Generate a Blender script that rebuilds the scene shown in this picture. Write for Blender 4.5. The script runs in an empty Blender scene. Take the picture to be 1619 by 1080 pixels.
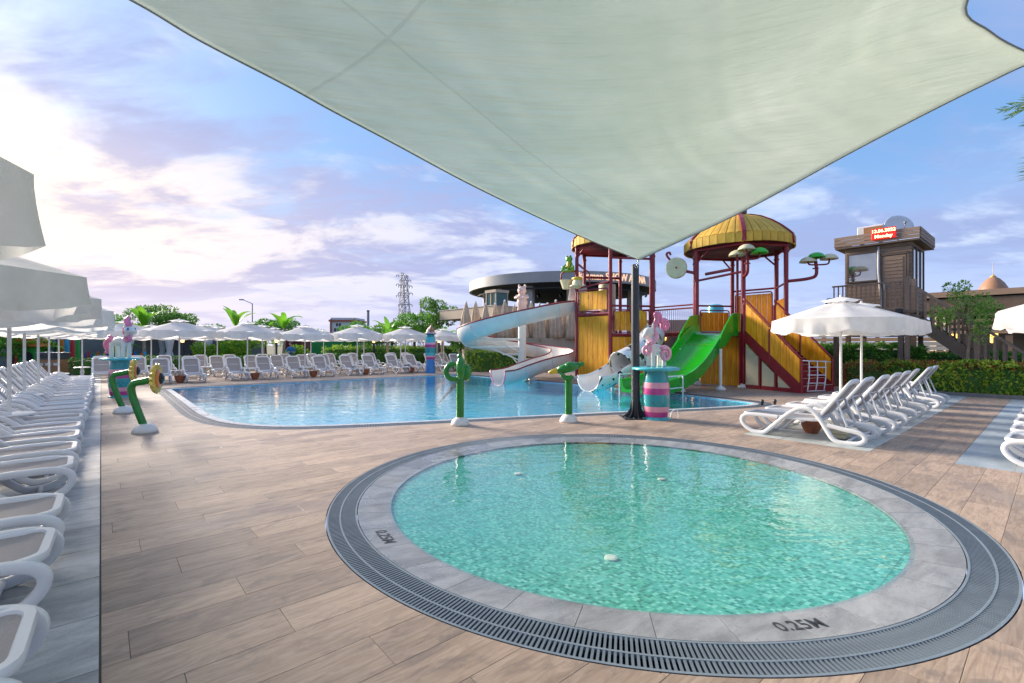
import bpy, math, random
from mathutils import Vector, Matrix
random.seed(7)
SC = bpy.context.scene
COL = SC.collection
PI = math.pi
R_ = math.radians

# ------------------------------------------------------------------ camera
F, CX, HY, EYE = 750.0, 809.5, 545.0, 1.6      # focal length, centre, horizon (px of a 1619 px wide frame), eye height
cd = bpy.data.cameras.new('camera')
cam = bpy.data.objects.new('camera', cd); COL.objects.link(cam)
cam.location = (0, 0, EYE); cam.rotation_euler = (PI/2, 0, 0)
cd.sensor_width = 36; cd.lens = F/1619*36
cd.shift_x = 0; cd.shift_y = (HY-540)/1619
cd.clip_start = .05; cd.clip_end = 3000
SC.camera = cam

# ------------------------------------------------------------------ light and sky
SUN_AZ, SUN_EL = R_(-54), R_(20)                # azimuth from +Y towards +X
sdir = Vector((math.sin(SUN_AZ)*math.cos(SUN_EL), math.cos(SUN_AZ)*math.cos(SUN_EL), math.sin(SUN_EL)))
sl = bpy.data.lights.new('sun', 'SUN'); so = bpy.data.objects.new('sun', sl); COL.objects.link(so)
sl.energy = 3.3; sl.angle = R_(20); sl.color = (1, .86, .72)
so.rotation_euler = (-sdir).to_track_quat('-Z', 'Y').to_euler()
SC.view_settings.view_transform = 'Standard'; SC.view_settings.look = 'None'
SC.view_settings.exposure = 1.62; SC.view_settings.gamma = 1
SC.view_settings.use_curve_mapping = False
SC.cycles.max_bounces = 8; SC.cycles.transparent_max_bounces = 12; SC.cycles.glossy_bounces = 4
SC.cycles.caustics_reflective = False; SC.cycles.caustics_refractive = False
SC.cycles.use_denoising = True

class NT:
    """small node-tree helper"""
    def __init__(s, tree): s.t = tree; s.n = tree.nodes; s.l = tree.links
    def new(s, typ, **k):
        n = s.n.new(typ)
        for a, b in k.items():
            if a.startswith('i_'): n.inputs[a[2:].replace('_', ' ')].default_value = b
            else: setattr(n, a, b)
        return n
    def put(s, val, sock):
        if isinstance(val, bpy.types.NodeSocket): s.l.new(val, sock)
        elif val is not None:
            if hasattr(sock.default_value, '__len__') and not hasattr(val, '__len__'): val = [val]*len(sock.default_value)
            if hasattr(val, '__len__') and len(val) == 3 and len(sock.default_value) == 4: val = (*val, 1)
            sock.default_value = val
    def math(s, op, a, b=None, c=None, clamp=False):
        n = s.new('ShaderNodeMath', operation=op, use_clamp=clamp)
        for v, i in ((a, 0), (b, 1), (c, 2)): s.put(v, n.inputs[i])
        return n.outputs[0]
    def vmath(s, op, a, b=None, out=0):
        n = s.new('ShaderNodeVectorMath', operation=op)
        s.put(a, n.inputs[0]); s.put(b, n.inputs[1])
        return n.outputs[out]
    def mix(s, f, a, b, blend='MIX'):
        n = s.new('ShaderNodeMix', data_type='RGBA', blend_type=blend)
        s.put(f, n.inputs[0]); s.put(a, n.inputs[6]); s.put(b, n.inputs[7])
        return n.outputs[2]
    def noise(s, vec, scale, detail=3, rough=.55, dist=0, dims='3D'):
        n = s.new('ShaderNodeTexNoise', noise_dimensions=dims)
        s.put(vec, n.inputs['Vector']); n.inputs['Scale'].default_value = scale
        n.inputs['Detail'].default_value = detail; n.inputs['Roughness'].default_value = rough; n.inputs['Distortion'].default_value = dist
        return n.outputs['Fac']
    def ramp(s, f, *stops):
        n = s.new('ShaderNodeValToRGB'); e = n.color_ramp.elements
        while len(e) < len(stops): e.new(.5)
        for q, (p, c) in zip(e, stops):
            q.position = p; q.color = (c, c, c, 1) if not hasattr(c, '__len__') else (*c, 1)
        s.put(f, n.inputs[0]); return n.outputs[0]
    def step(s, f, lo, hi):
        n = s.new('ShaderNodeMapRange', interpolation_type='SMOOTHSTEP')
        s.put(f, n.inputs[0]); n.inputs[1].default_value = lo; n.inputs[2].default_value = hi
        return n.outputs[0]
    def comb(s, x, y, z):
        n = s.new('ShaderNodeCombineXYZ')
        for v, i in ((x, 0), (y, 1), (z, 2)): s.put(v, n.inputs[i])
        return n.outputs[0]
    def sep(s, v):
        n = s.new('ShaderNodeSeparateXYZ'); s.put(v, n.inputs[0]); return n.outputs

def build_world():
    w = bpy.data.worlds.new('World'); SC.world = w; w.use_nodes = True
    T = NT(w.node_tree); T.n.clear()
    out = T.new('ShaderNodeOutputWorld'); bg = T.new('ShaderNodeBackground')
    sky = T.new('ShaderNodeTexSky', sky_type='NISHITA', sun_disc=False, sun_elevation=SUN_EL, sun_rotation=SUN_AZ,
                air_density=1.0, dust_density=1.0, ozone_density=2.2)
    d = T.vmath('NORMALIZE', T.new('ShaderNodeTexCoord').outputs['Generated'])
    x, y, z = T.sep(d)
    zc = T.math('MAXIMUM', z, 0.0)
    k = T.math('DIVIDE', 1.0, T.math('ADD', zc, .16))
    p = T.comb(T.math('MULTIPLY', x, k), T.math('MULTIPLY', y, k), 0.0)
    sd = T.vmath('DOT_PRODUCT', T.vmath('NORMALIZE', T.vmath('MULTIPLY', d, (1, 1, 1.75))), tuple(Vector((sdir.x, sdir.y, sdir.z*1.5)).normalized()), out=1)                       # closeness to the sun
    glow = T.math('POWER', T.math('MAXIMUM', sd, 0.0), 10.0)
    glow2 = T.math('POWER', T.math('MAXIMUM', sd, 0.0), 2.5)
    low = T.step(z, .42, .20)
    glow = T.math('MULTIPLY', glow, low); glow2 = T.math('MULTIPLY', glow2, T.math('MULTIPLY_ADD', low, .75, .25))
    # cloud sheets: a broad cover and a streaky fine one
    pa = T.vmath('MULTIPLY', T.vmath('ADD', p, (3.1, 7.7, 0)), (.8, 1.15, 1))
    big = T.noise(pa, .95, 6, .58, .35)
    fine = T.noise(T.vmath('MULTIPLY', p, (.9, 2.2, 1)), 2.3, 6, .62, .5)
    cover = T.math('ADD', T.math('MULTIPLY', big, .78), T.math('MULTIPLY', fine, .28))
    cover = T.math('ADD', cover, T.math('MULTIPLY', glow2, .13))
    mask = T.step(cover, .43, .62)
    thick = T.step(cover, .52, .74)
    lit = T.noise(T.vmath('ADD', T.vmath('MULTIPLY', p, (1.1, 1.5, 1)), (.35, -.3, 5)), 1.5, 5, .6, .3)
    litm = T.step(T.math('ADD', lit, T.math('MULTIPLY', glow, .13)), .47, .63)
    # colours are radiance before the background strength
    shade = T.mix(glow2, (2.4, 3.0, 5.0), (3.3, 3.2, 4.9))
    bright = T.mix(glow2, (4.4, 5.1, 6.6), (6.0, 5.5, 5.9))
    cl = T.mix(litm, shade, bright)
    cl = T.mix(glow, cl, T.mix(litm, (5.2, 4.4, 4.7), (8.6, 7.0, 5.5)))
    base = T.mix(.62, T.vmath('MULTIPLY', sky.outputs[0], (.85, .85, .85)), (1.8, 3.6, 6.9))
    lo = T.step(zc, .34, .0)
    base = T.mix(T.math('MULTIPLY', lo, .85), base, T.mix(glow2, (3.7, 4.3, 6.5), (6.3, 5.4, 5.8)))
    col = T.mix(T.math('MULTIPLY', mask, .88), base, cl)
    col = T.mix(T.math('MULTIPLY', T.step(zc, .16, .0), .8), col, T.mix(glow2, (3.8, 4.5, 6.7), (6.5, 5.6, 6.0)))
    T.put(col, bg.inputs[0]); bg.inputs[1].default_value = .054
    w.cycles.sampling_method = 'MANUAL'; w.cycles.sample_map_resolution = 512
    T.l.new(bg.outputs[0], out.inputs[0])
build_world()

# ------------------------------------------------------------------ frames of reference
TH = R_(40.9); CB, SB = math.cos(TH), math.sin(TH)     # the deck's own grid: u along the planks, v across them
def W(u, v, z=0.0): return Vector((u*CB - v*SB, u*SB + v*CB, z))
def at(px, py, Y): return Vector(((px-CX)/F*Y, Y, EYE+(HY-py)/F*Y))
def uv_of(p): return (p[0]*CB + p[1]*SB, -p[0]*SB + p[1]*CB)

# ------------------------------------------------------------------ materials
def lin(*c): return tuple(((v/255+.055)/1.055)**2.4 if v > 10 else v/255/12.92 for v in c)
MATS = {}
def pmat(name, col, rough=.5, var=.12, vscale=4.0, bump=0.0, bscale=40.0, metal=0.0, spec=.5, coat=0.0, stretch=(1, 1, 1), dirt=0.0, dirtcol=(.12, .1, .08), rnd=0.0, sss=0.0, transl=0.0, emit=None):
    m = bpy.data.materials.new(name); m.use_nodes = True; MATS[name] = m
    T = NT(m.node_tree); b = T.n['Principled BSDF']
    oc = T.vmath('MULTIPLY', T.new('ShaderNodeTexCoord').outputs['Object'], stretch)
    n = T.noise(oc, vscale, 5, .6)
    f = T.step(n, .3, .7)
    lo = tuple(c*(1-var) for c in col); hi = tuple(min(1, c*(1+var*.8)) for c in col)
    c = T.mix(f, lo, hi)
    if rnd:
        r = T.math('ADD', T.new('ShaderNodeObjectInfo').outputs['Random'], T.new('ShaderNodeNewGeometry').outputs['Random Per Island'])
        r = T.math('FRACT', r)
        c = T.mix(1.0, c, T.mix(r, (1-rnd,)*3, (1+rnd,)*3), 'MULTIPLY')
    if dirt:
        dn = T.noise(oc, vscale*.6, 8, .7)
        c = T.mix(T.math('MULTIPLY', T.step(dn, .5, .75), dirt), c, dirtcol)
    T.put(c, b.inputs['Base Color'])
    T.put(T.math('ADD', rough-.06, T.math('MULTIPLY', n, .12), clamp=True), b.inputs['Roughness'])
    b.inputs['Metallic'].default_value = metal; b.inputs['Specular IOR Level'].default_value = spec
    b.inputs['Coat Weight'].default_value = coat; b.inputs['Coat Roughness'].default_value = .08
    if bump:
        bn = T.new('ShaderNodeBump'); bn.inputs['Strength'].default_value = bump; bn.inputs['Distance'].default_value = .01
        T.put(T.noise(oc, bscale, 4, .6), bn.inputs['Height']); T.l.new(bn.outputs[0], b.inputs['Normal'])
    if emit:
        b.inputs['Emission Color'].default_value = (*emit[0], 1); b.inputs['Emission Strength'].default_value = emit[1]
    if transl:
        tr = T.new('ShaderNodeBsdfTranslucent'); T.put(c, tr.inputs[0])
        mx = T.new('ShaderNodeMixShader'); mx.inputs[0].default_value = transl
        T.l.new(b.outputs[0], mx.inputs[1]); T.l.new(tr.outputs[0], mx.inputs[2])
        T.l.new(mx.outputs[0], T.n['Material Output'].inputs[0])
    return m

def grid_pos(T):
    """world position in the deck's grid"""
    r = T.new('ShaderNodeVectorRotate', rotation_type='Z_AXIS'); r.inputs['Angle'].default_value = -TH
    T.l.new(T.new('ShaderNodeNewGeometry').outputs['Position'], r.inputs['Vector'])
    return r.outputs[0]

def plank_mat():
    m = bpy.data.materials.new('plank'); m.use_nodes = True; MATS['plank'] = m
    T = NT(m.node_tree); b = T.n['Principled BSDF']
    g = grid_pos(T)
    r = T.math('FRACT', T.math('ADD', T.new('ShaderNodeObjectInfo').outputs['Random'], T.new('ShaderNodeNewGeometry').outputs['Random Per Island']))
    g2 = T.vmath('ADD', g, T.comb(T.math('MULTIPLY', r, 61.0), T.math('MULTIPLY', r, 23.0), 0.0))
    grain = T.noise(T.vmath('MULTIPLY', g2, (1.5, 13.0, 1.0)), 1.7, 8, .68, 1.4)
    fine = T.noise(T.vmath('MULTIPLY', g2, (2.0, 60.0, 1.0)), 2.0, 4, .6)
    blot = T.noise(T.vmath('MULTIPLY', g2, (1.6, 3.6, 1.0)), 1.9, 8, .7, .8)
    wide = T.noise(g, .35, 5, .6)
    c = T.ramp(grain, (.28, (.21, .150, .108)), (.5, (.365, .270, .198)), (.72, (.49, .385, .300)))
    c = T.mix(T.math('MULTIPLY', T.step(blot, .47, .68), .72), c, (.145, .118, .108))
    c = T.mix(T.math('MULTIPLY', fine, .25), c, (.44, .35, .29))
    c = T.mix(1.0, c, T.mix(r, (.80, .80, .81), (1.18, 1.16, 1.14)), 'MULTIPLY')
    c = T.mix(T.math('MULTIPLY', T.step(wide, .46, .66), .3), c, (.30, .25, .23))
    T.put(c, b.inputs['Base Color'])
    wet = T.step(T.noise(T.vmath('ADD', T.vmath('MULTIPLY', g, (.7, 1.3, 1.0)), (5.0, 2.0, 0)), .55, 6, .62, .6), .56, .64)
    c = T.mix(T.math('MULTIPLY', wet, .22), c, tuple(v for v in (.16, .12, .095)))
    T.put(c, b.inputs['Base Color'])
    T.put(T.math('SUBTRACT', T.math('ADD', .50, T.math('MULTIPLY', wide, .2)), T.math('MULTIPLY', wet, .22)), b.inputs['Roughness'])
    bn = T.new('ShaderNodeBump'); bn.inputs['Strength'].default_value = .25; bn.inputs['Distance'].default_value = .004
    T.put(T.math('ADD', grain, T.math('MULTIPLY', fine, .5)), bn.inputs['Height']); T.l.new(bn.outputs[0], b.inputs['Normal'])

def stone_mat(name, dark, light, rough=.5, wet=0.0):
    m = bpy.data.materials.new(name); m.use_nodes = True; MATS[name] = m
    T = NT(m.node_tree); b = T.n['Principled BSDF']
    g = grid_pos(T)
    r = T.math('FRACT', T.math('ADD', T.new('ShaderNodeObjectInfo').outputs['Random'], T.new('ShaderNodeNewGeometry').outputs['Random Per Island']))
    g2 = T.vmath('ADD', g, T.comb(T.math('MULTIPLY', r, 31.0), T.math('MULTIPLY', r, 17.0), 0.0))
    n = T.noise(T.vmath('MULTIPLY', g2, (1.0, 2.2, 1.0)), 2.2, 9, .7, .4)
    s = T.noise(g2, 90, 3, .7)
    f = T.math('ADD', T.math('MULTIPLY', n, .8), T.math('MULTIPLY', s, .2))
    c = T.mix(T.step(f, .33, .66), dark, light)
    c = T.mix(1.0, c, T.mix(r, (.88,)*3, (1.1,)*3), 'MULTIPLY')
    st = T.noise(g, .8, 7, .7)
    c = T.mix(T.math('MULTIPLY', T.step(st, .56, .7), .35), c, tuple(v*.5 for v in dark))
    T.put(c, b.inputs['Base Color'])
    T.put(T.math('SUBTRACT', rough+.1, T.math('MULTIPLY', T.step(st, .35, .7), .2+wet)), b.inputs['Roughness'])
    bn = T.new('ShaderNodeBump'); bn.inputs['Strength'].default_value = .2; bn.inputs['Distance'].default_value = .004
    T.put(f, bn.inputs['Height']); T.l.new(bn.outputs[0], b.inputs['Normal'])

def mosaic_mat(name, cols, scale, grout):
    m = bpy.data.materials.new(name); m.use_nodes = True; MATS[name] = m
    T = NT(m.node_tree); b = T.n['Principled BSDF']
    g = grid_pos(T)
    v = T.new('ShaderNodeTexVoronoi', voronoi_dimensions='2D', distance='CHEBYCHEV'); T.put(g, v.inputs['Vector'])
    v.inputs['Scale'].default_value = scale; v.inputs['Randomness'].default_value = .12
    cell = T.sep(v.outputs['Color'])[0]
    c = T.ramp(cell, *[(i/(len(cols)), q) for i, q in enumerate(cols)])
    n = c.node; n.color_ramp.interpolation = 'CONSTANT'
    big = T.step(T.noise(g, .55, 5, .6, .6), .35, .65)
    c = T.mix(T.math('MULTIPLY', big, .4), c, (cols[0][0]*1.3, cols[0][1]*1.12, cols[0][2]*1.45))
    c = T.mix(T.step(v.outputs['Distance'], .40, .47), c, grout)
    gx, gy, _ = T.sep(g); jl = None
    for q in (gx, gy):
        k = T.step(T.math('ABSOLUTE', T.math('SUBTRACT', T.math('FRACT', T.math('MULTIPLY', q, .62)), .5)), .006, .003)
        jl = k if jl is None else T.math('MAXIMUM', jl, k)
    c = T.mix(T.math('MULTIPLY', jl, .5), c, tuple(v*.45 for v in cols[0]))
    T.put(c, b.inputs['Base Color']); b.inputs['Roughness'].default_value = .35

def water_mat(name, tint, wscale, wstr, gloss_rough=.015):
    m = bpy.data.materials.new(name); m.use_nodes = True; MATS[name] = m
    T = NT(m.node_tree); T.n.remove(T.n['Principled BSDF'])
    g = T.new('ShaderNodeNewGeometry').outputs['Position']
    a = T.noise(T.vmath('MULTIPLY', g, (1.0, 1.5, 1.0)), wscale, 3, .5, .8)
    c = T.noise(g, wscale*3.1, 2, .5, .4)
    h = T.math('ADD', a, T.math('MULTIPLY', c, .12))
    bn = T.new('ShaderNodeBump'); bn.inputs['Strength'].default_value = wstr; bn.inputs['Distance'].default_value = .054
    T.put(h, bn.inputs['Height'])
    ci = T.math('ABSOLUTE', T.vmath('DOT_PRODUCT', T.new('ShaderNodeNewGeometry').outputs['Incoming'], bn.outputs[0], out=1))
    fz = T.math('MULTIPLY_ADD', T.math('POWER', T.math('SUBTRACT', 1.0, ci, clamp=True), 5.0), .95, .02)      # Schlick, the same from above and below
    gl = T.new('ShaderNodeBsdfGlossy'); gl.inputs['Roughness'].default_value = gloss_rough; gl.inputs[0].default_value = (1, 1, 1, 1)
    T.l.new(bn.outputs[0], gl.inputs['Normal'])
    tr = T.new('ShaderNodeBsdfTransparent'); tr.inputs[0].default_value = (*tint, 1)
    mx = T.new('ShaderNodeMixShader')
    T.l.new(fz, mx.inputs[0]); T.l.new(tr.outputs[0], mx.inputs[1]); T.l.new(gl.outputs[0], mx.inputs[2])
    T.l.new(mx.outputs[0], T.n['Material Output'].inputs[0])

def leaf_mat(name, a, b_, c_, rough=.45, transl=.3):
    m = bpy.data.materials.new(name); m.use_nodes = True; MATS[name] = m
    T = NT(m.node_tree); b = T.n['Principled BSDF']
    r = T.new('ShaderNodeNewGeometry').outputs['Random Per Island']
    big = T.noise(T.new('ShaderNodeNewGeometry').outputs['Position'], 1.1, 4, .6)
    c = T.ramp(T.math('ADD', T.math('MULTIPLY', r, .6), T.math('MULTIPLY', big, .45)), (.2, a), (.5, b_), (.8, c_))
    T.put(c, b.inputs['Base Color']); b.inputs['Roughness'].default_value = rough; b.inputs['Specular IOR Level'].default_value = .35
    tr = T.new('ShaderNodeBsdfTranslucent'); T.put(c, tr.inputs[0])
    mx = T.new('ShaderNodeMixShader'); mx.inputs[0].default_value = transl
    T.l.new(b.outputs[0], mx.inputs[1]); T.l.new(tr.outputs[0], mx.inputs[2])
    T.l.new(mx.outputs[0], T.n['Material Output'].inputs[0])

def boardwood_mat():
    """painted yellow mock timber with grain and knots, per board"""
    m = bpy.data.materials.new('yellow_board'); m.use_nodes = True; MATS['yellow_board'] = m
    T = NT(m.node_tree); b = T.n['Principled BSDF']
    r = T.math('FRACT', T.math('ADD', T.new('ShaderNodeObjectInfo').outputs['Random'], T.new('ShaderNodeNewGeometry').outputs['Random Per Island']))
    o = T.vmath('ADD', T.new('ShaderNodeNewGeometry').outputs['Position'], T.comb(T.math('MULTIPLY', r, 13.0), T.math('MULTIPLY', r, 29.0), T.math('MULTIPLY', r, 7.0)))
    gr = T.noise(T.vmath('MULTIPLY', o, (7, 7, .8)), 1.6, 5, .6, 1.2)
    kn = T.new('ShaderNodeTexVoronoi'); T.put(T.vmath('MULTIPLY', o, (2.2, 2.2, .7)), kn.inputs['Vector']); kn.inputs['Scale'].default_value = 1.5
    c = T.ramp(gr, (.3, lin(208, 124, 12)), (.5, lin(238, 162, 20)), (.7, lin(250, 190, 50)))
    c = T.mix(T.math('MULTIPLY', T.step(kn.outputs['Distance'], .15, .04), .8), c, lin(110, 62, 16))
    c = T.mix(1.0, c, T.mix(r, (.86,)*3, (1.08,)*3), 'MULTIPLY')
    T.put(c, b.inputs['Base Color']); b.inputs['Roughness'].default_value = .42

def sail_mat():
    m = bpy.data.materials.new('sail'); m.use_nodes = True; MATS['sail'] = m
    T = NT(m.node_tree); b = T.n['Principled BSDF']
    uv = T.new('ShaderNodeTexCoord').outputs['UV']; s, t, _ = T.sep(uv)
    # creases run along the pull of the fabric
    o = T.new('ShaderNodeTexCoord').outputs['Object']
    rot = T.new('ShaderNodeVectorRotate', rotation_type='Z_AXIS'); rot.inputs['Angle'].default_value = R_(4); T.l.new(o, rot.inputs['Vector'])
    cr = T.noise(T.vmath('MULTIPLY', rot.outputs[0], (.35, 5.5, 1.5)), 1.3, 3, .5, .7)
    cr2 = T.noise(T.vmath('MULTIPLY', o, (1.2, 2.2, 1.5)), 1.4, 6, .6, 1.2)
    seam = None
    for axis, q in ((s, .2), (t, .6)):
        k = T.step(T.math('ABSOLUTE', T.math('SUBTRACT', axis, q)), .0022, .0008)
        seam = k if seam is None else T.math('MAXIMUM', seam, k)
    st = T.noise(T.vmath('MULTIPLY', o, (.6, .9, 1)), 1.0, 7, .65)
    c = T.mix(T.step(st, .35, .7), (.66, .715, .645), (.72, .765, .70))
    c = T.mix(T.math('MULTIPLY', seam, .12), c, (.36, .38, .35))
    T.put(c, b.inputs['Base Color'])
    b.inputs['Roughness'].default_value = .3; b.inputs['Specular IOR Level'].default_value = .6; b.inputs['Coat Weight'].default_value = 1.0; b.inputs['Coat Roughness'].default_value = .12
    bn = T.new('ShaderNodeBump'); bn.inputs['Strength'].default_value = .9; bn.inputs['Distance'].default_value = .06
    T.put(T.math('ADD', T.math('ADD', cr, T.math('MULTIPLY', cr2, .12)), T.math('MULTIPLY', seam, .12)), bn.inputs['Height'])
    T.l.new(bn.outputs[0], b.inputs['Normal']); T.l.new(bn.outputs[0], b.inputs['Coat Normal'])
    tr = T.new('ShaderNodeBsdfTranslucent'); T.put(c, tr.inputs[0])
    mx = T.new('ShaderNodeMixShader'); mx.inputs[0].default_value = .62
    T.l.new(b.outputs[0], mx.inputs[1]); T.l.new(tr.outputs[0], mx.inputs[2])
    T.l.new(mx.outputs[0], T.n['Material Output'].inputs[0])

def cow_mat():
    m = bpy.data.materials.new('cow_paint'); m.use_nodes = True; MATS['cow_paint'] = m
    T = NT(m.node_tree); b = T.n['Principled BSDF']
    n = T.noise(T.vmath('ADD', T.new('ShaderNodeTexCoord').outputs['Object'], (3.3, 1.7, .6)), 3.0, 1, .4, .5)
    T.put(T.mix(T.step(n, .60, .612), (.78, .79, .78), (.02, .022, .025)), b.inputs['Base Color']); b.inputs['Roughness'].default_value = .25

plank_mat(); boardwood_mat(); sail_mat(); cow_mat()
stone_mat('stone_strip', (.27, .285, .29), (.52, .53, .53), .5)
stone_mat('stone_coping', (.17, .18, .19), (.33, .345, .36), .40, .14)
stone_mat('stone_pale', (.34, .38, .38), (.5, .54, .53), .45)
stone_mat('stone_blue', (.27, .33, .37), (.40, .46, .50), .45)
stone_mat('coping_pale', (.38, .42, .45), (.56, .58, .60), .35, .1)
mosaic_mat('mosaic_green', [(.055, .36, .285), (.13, .47, .39), (.035, .28, .215), (.22, .58, .50), (.085, .41, .335), (.02, .19, .15)], 34, (.11, .38, .31))
mosaic_mat('mosaic_blue', [(.025, .44, .62), (.06, .54, .70), (.018, .36, .56), (.11, .60, .73), (.04, .49, .65)], 18, (.06, .48, .62))
water_mat('water_small', (.93, 1.0, .98), 2.6, .17)
water_mat('water_big', (.9, 1.0, 1.0), 1.7, .3)
pmat('grout', (.10, .092, .085), .9)
pmat('ground', (.07, .085, .04), .95, .4, .5, .5, 6)
pmat('white_plastic', (.76, .77, .78), .32, .04, 3, dirt=.10, dirtcol=(.5, .5, .48))
pmat('sling', (.36, .33, .32), .75, .08, 60, .3, 260)
pmat('canvas', (.86, .855, .83), .85, .07, 3, .25, 160, transl=.5, dirt=.15, dirtcol=(.55, .55, .5))
pmat('pole_white', (.72, .71, .68), .4, .05, 4)
pmat('grate', (.13, .165, .20), .45, .12, 6)
pmat('grate_line', (.19, .235, .275), .4, .08, 6)
pmat('grate_dark', (.015, .017, .02), .9)
pmat('dark_steel', (.035, .042, .05), .38, .15, 5, metal=.0, dirt=.15, dirtcol=(.12, .11, .1))
pmat('chrome', (.6, .6, .6), .2, metal=1.0)
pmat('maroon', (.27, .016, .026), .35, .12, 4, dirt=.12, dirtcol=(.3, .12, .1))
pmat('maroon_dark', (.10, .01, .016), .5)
pmat('cream_panel', (.62, .55, .36), .5, .05)
pmat('cream_gloss', (.68, .62, .38), .35, .06)
pmat('fibre_white', (.75, .735, .68), .32, .06, 2, coat=.1, dirt=.16, dirtcol=(.5, .44, .36))
pmat('slide_green', (.012, .33, .015), .22, .12, 1.5, coat=.3)
pmat('slide_green_in', (.02, .45, .02), .22, .1, 1.5, coat=.3)
pmat('sprayer_green', (.015, .22, .02), .25, .15, 5, coat=.3)
pmat('light_green', (.16, .42, .03), .3, .15, 5, coat=.2)
pmat('yellow_gloss', (.72, .50, .03), .3, .15, 6, coat=.3)
pmat('orange_gloss', (.75, .22, .02), .3, .15, 6, coat=.3)
pmat('thatch', (.66, .40, .05), .7, .18, 3, .4, 20, stretch=(1, 1, .4), rnd=.1)
pmat('teal', (.02, .30, .34), .28, .1, 4, coat=.3)
pmat('teal_light', (.06, .48, .55), .28, .1, 4, coat=.3)
pmat('pink', (.72, .20, .36), .3, .08, 4, coat=.3)
pmat('pink_pale', (.78, .36, .46), .32, .08, 4, coat=.3)
pmat('magenta', (.46, .05, .25), .3, .08, 4, coat=.3)
pmat('blue_gloss', (.02, .20, .55), .3, .08, 4, coat=.3)
pmat('skin_pink', (.72, .52, .45), .45, .08, 4)
pmat('black_gloss', (.01, .01, .012), .25)
pmat('terracotta', (.36, .12, .055), .8, .2, 8, .3, 40)
pmat('soil', (.03, .022, .016), .95)
pmat('tan_wall', (.42, .35, .27), .8, .08, .6, .15, 20, dirt=.15, dirtcol=(.25, .21, .16))
pmat('grey_metal', (.30, .31, .31), .5, .08, .6)
pmat('dark_ceiling', (.02, .022, .025), .7)
pmat('tan_canvas', (.60, .48, .35), .85, .12, 3, .3, 60, transl=.1)
pmat('brown_board', (.27, .185, .13), .6, .15, 3, .3, 30, stretch=(1, 1, 6), rnd=.1)
pmat('brown_dark', (.135, .094, .068), .6, .15, 3)
pmat('glass_dark', (.02, .025, .03), .06, .1)
pmat('glass_mirror', (.55, .52, .46), .05, .04, metal=.85)
pmat('glass_teal', (.02, .09, .085), .08, .1)
pmat('led_red', (.30, .01, .01), .5, emit=((1, .02, .01), .22))
pmat('led_text', (.9, .8, .6), .5, emit=((1, .72, .3), 1.1))
pmat('lamp_glow', (.9, .6, .2), .5, emit=((1, .58, .12), .9))
pmat('sign_peach', (.80, .50, .34), .5, .05, emit=((1, .62, .4), .3))  # unlit peach letters; a slight glow is added to make them lighter
pmat('gold', (.62, .42, .10), .35, .1)
pmat('bronze', (.34, .18, .10), .45, .12, 2, stretch=(4, 4, .5))
pmat('ball_brown', (.12, .075, .04), .5, .5, 4)
pmat('wall_green', (.02, .24, .07), .75, .1, 3)
pmat('brick', (.19, .075, .05), .85, .2, 6, .4, 30)
pmat('wall_grey', (.16, .175, .19), .8, .08, 1)
pmat('house_white', (.66, .66, .66), .8, .06, 1)
pmat('roof_red', (.40, .13, .09), .8, .15, 2)
pmat('bark', (.13, .09, .06), .9, .3, 6, .6, 25)
pmat('bark_pale', (.32, .24, .17), .85, .25, 6, .5, 25)
pmat('lattice', (.26, .27, .30), .5, .1)
pmat('curtain', (.72, .74, .76), .85, .06, 3, transl=.2)
pmat('cushion', (.70, .72, .74), .9, .05)
pmat('person_skin', (.48, .29, .21), .6)
pmat('person_shirt', (.015, .16, .40), .8, .15, 8)
pmat('person_trousers', (.02, .10, .26), .8, .15, 8)
pmat('person_hair', (.02, .015, .012), .6)
pmat('flame', (.9, .5, .2), .5, emit=((1, .55, .22), 1.0))
pmat('paint_red', (.5, .03, .03), .4); pmat('paint_orange', (.62, .17, .02), .4); pmat('paint_blue', (.02, .15, .48), .35)
pmat('paint_green', (.03, .3, .05), .4); pmat('paint_yellow', (.7, .5, .04), .4); pmat('paint_purple', (.09, .06, .30), .4)
pmat('paint_skyblue', (.05, .38, .62), .4); pmat('bin_wood', (.36, .17, .07), .6, .2, 3, stretch=(1, 1, 8)); pmat('bin_top', (.05, .055, .06), .5)
pmat('marking', (.03, .036, .046), .6)
pmat('kerb_grey', (.17, .17, .165), .8, .15, 3)
pmat('drain_pale', (.60, .66, .58), .35)
pmat('rail_chrome', (.72, .73, .74), .25, metal=.7)
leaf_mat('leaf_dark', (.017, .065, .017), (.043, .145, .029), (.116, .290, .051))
leaf_mat('leaf_mid', (.04, .15, .022), (.09, .29, .035), (.23, .48, .06))
leaf_mat('leaf_lime', (.087, .246, .022), (.189, .435, .029), (.435, .550, .058))
leaf_mat('leaf_tree', (.043, .131, .029), (.116, .290, .051), (.246, .435, .087))
leaf_mat('leaf_sapling', (.08, .22, .03), (.20, .42, .06), (.38, .55, .12))
leaf_mat('leaf_red', (.20, .06, .025), (.42, .15, .06), (.46, .34, .08))
leaf_mat('leaf_hedge', (.07, .20, .02), (.24, .44, .035), (.55, .58, .07))
leaf_mat('banana_leaf', (.087, .290, .022), (.160, .464, .029), (.319, .550, .058), .35, .4)
leaf_mat('palm_leaf', (.072, .174, .029), (.145, .290, .058), (.290, .406, .131), .4, .3)
leaf_mat('palm_dry', (.406, .232, .072), (.550, .348, .102), (.550, .464, .174), .6, .3)
leaf_mat('leaf_brown', (.072, .051, .017), (.174, .145, .043), (.174, .232, .043))
leaf_mat('grass', (.043, .102, .017), (.087, .174, .029), (.160, .261, .043), .7, .2)

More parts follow.
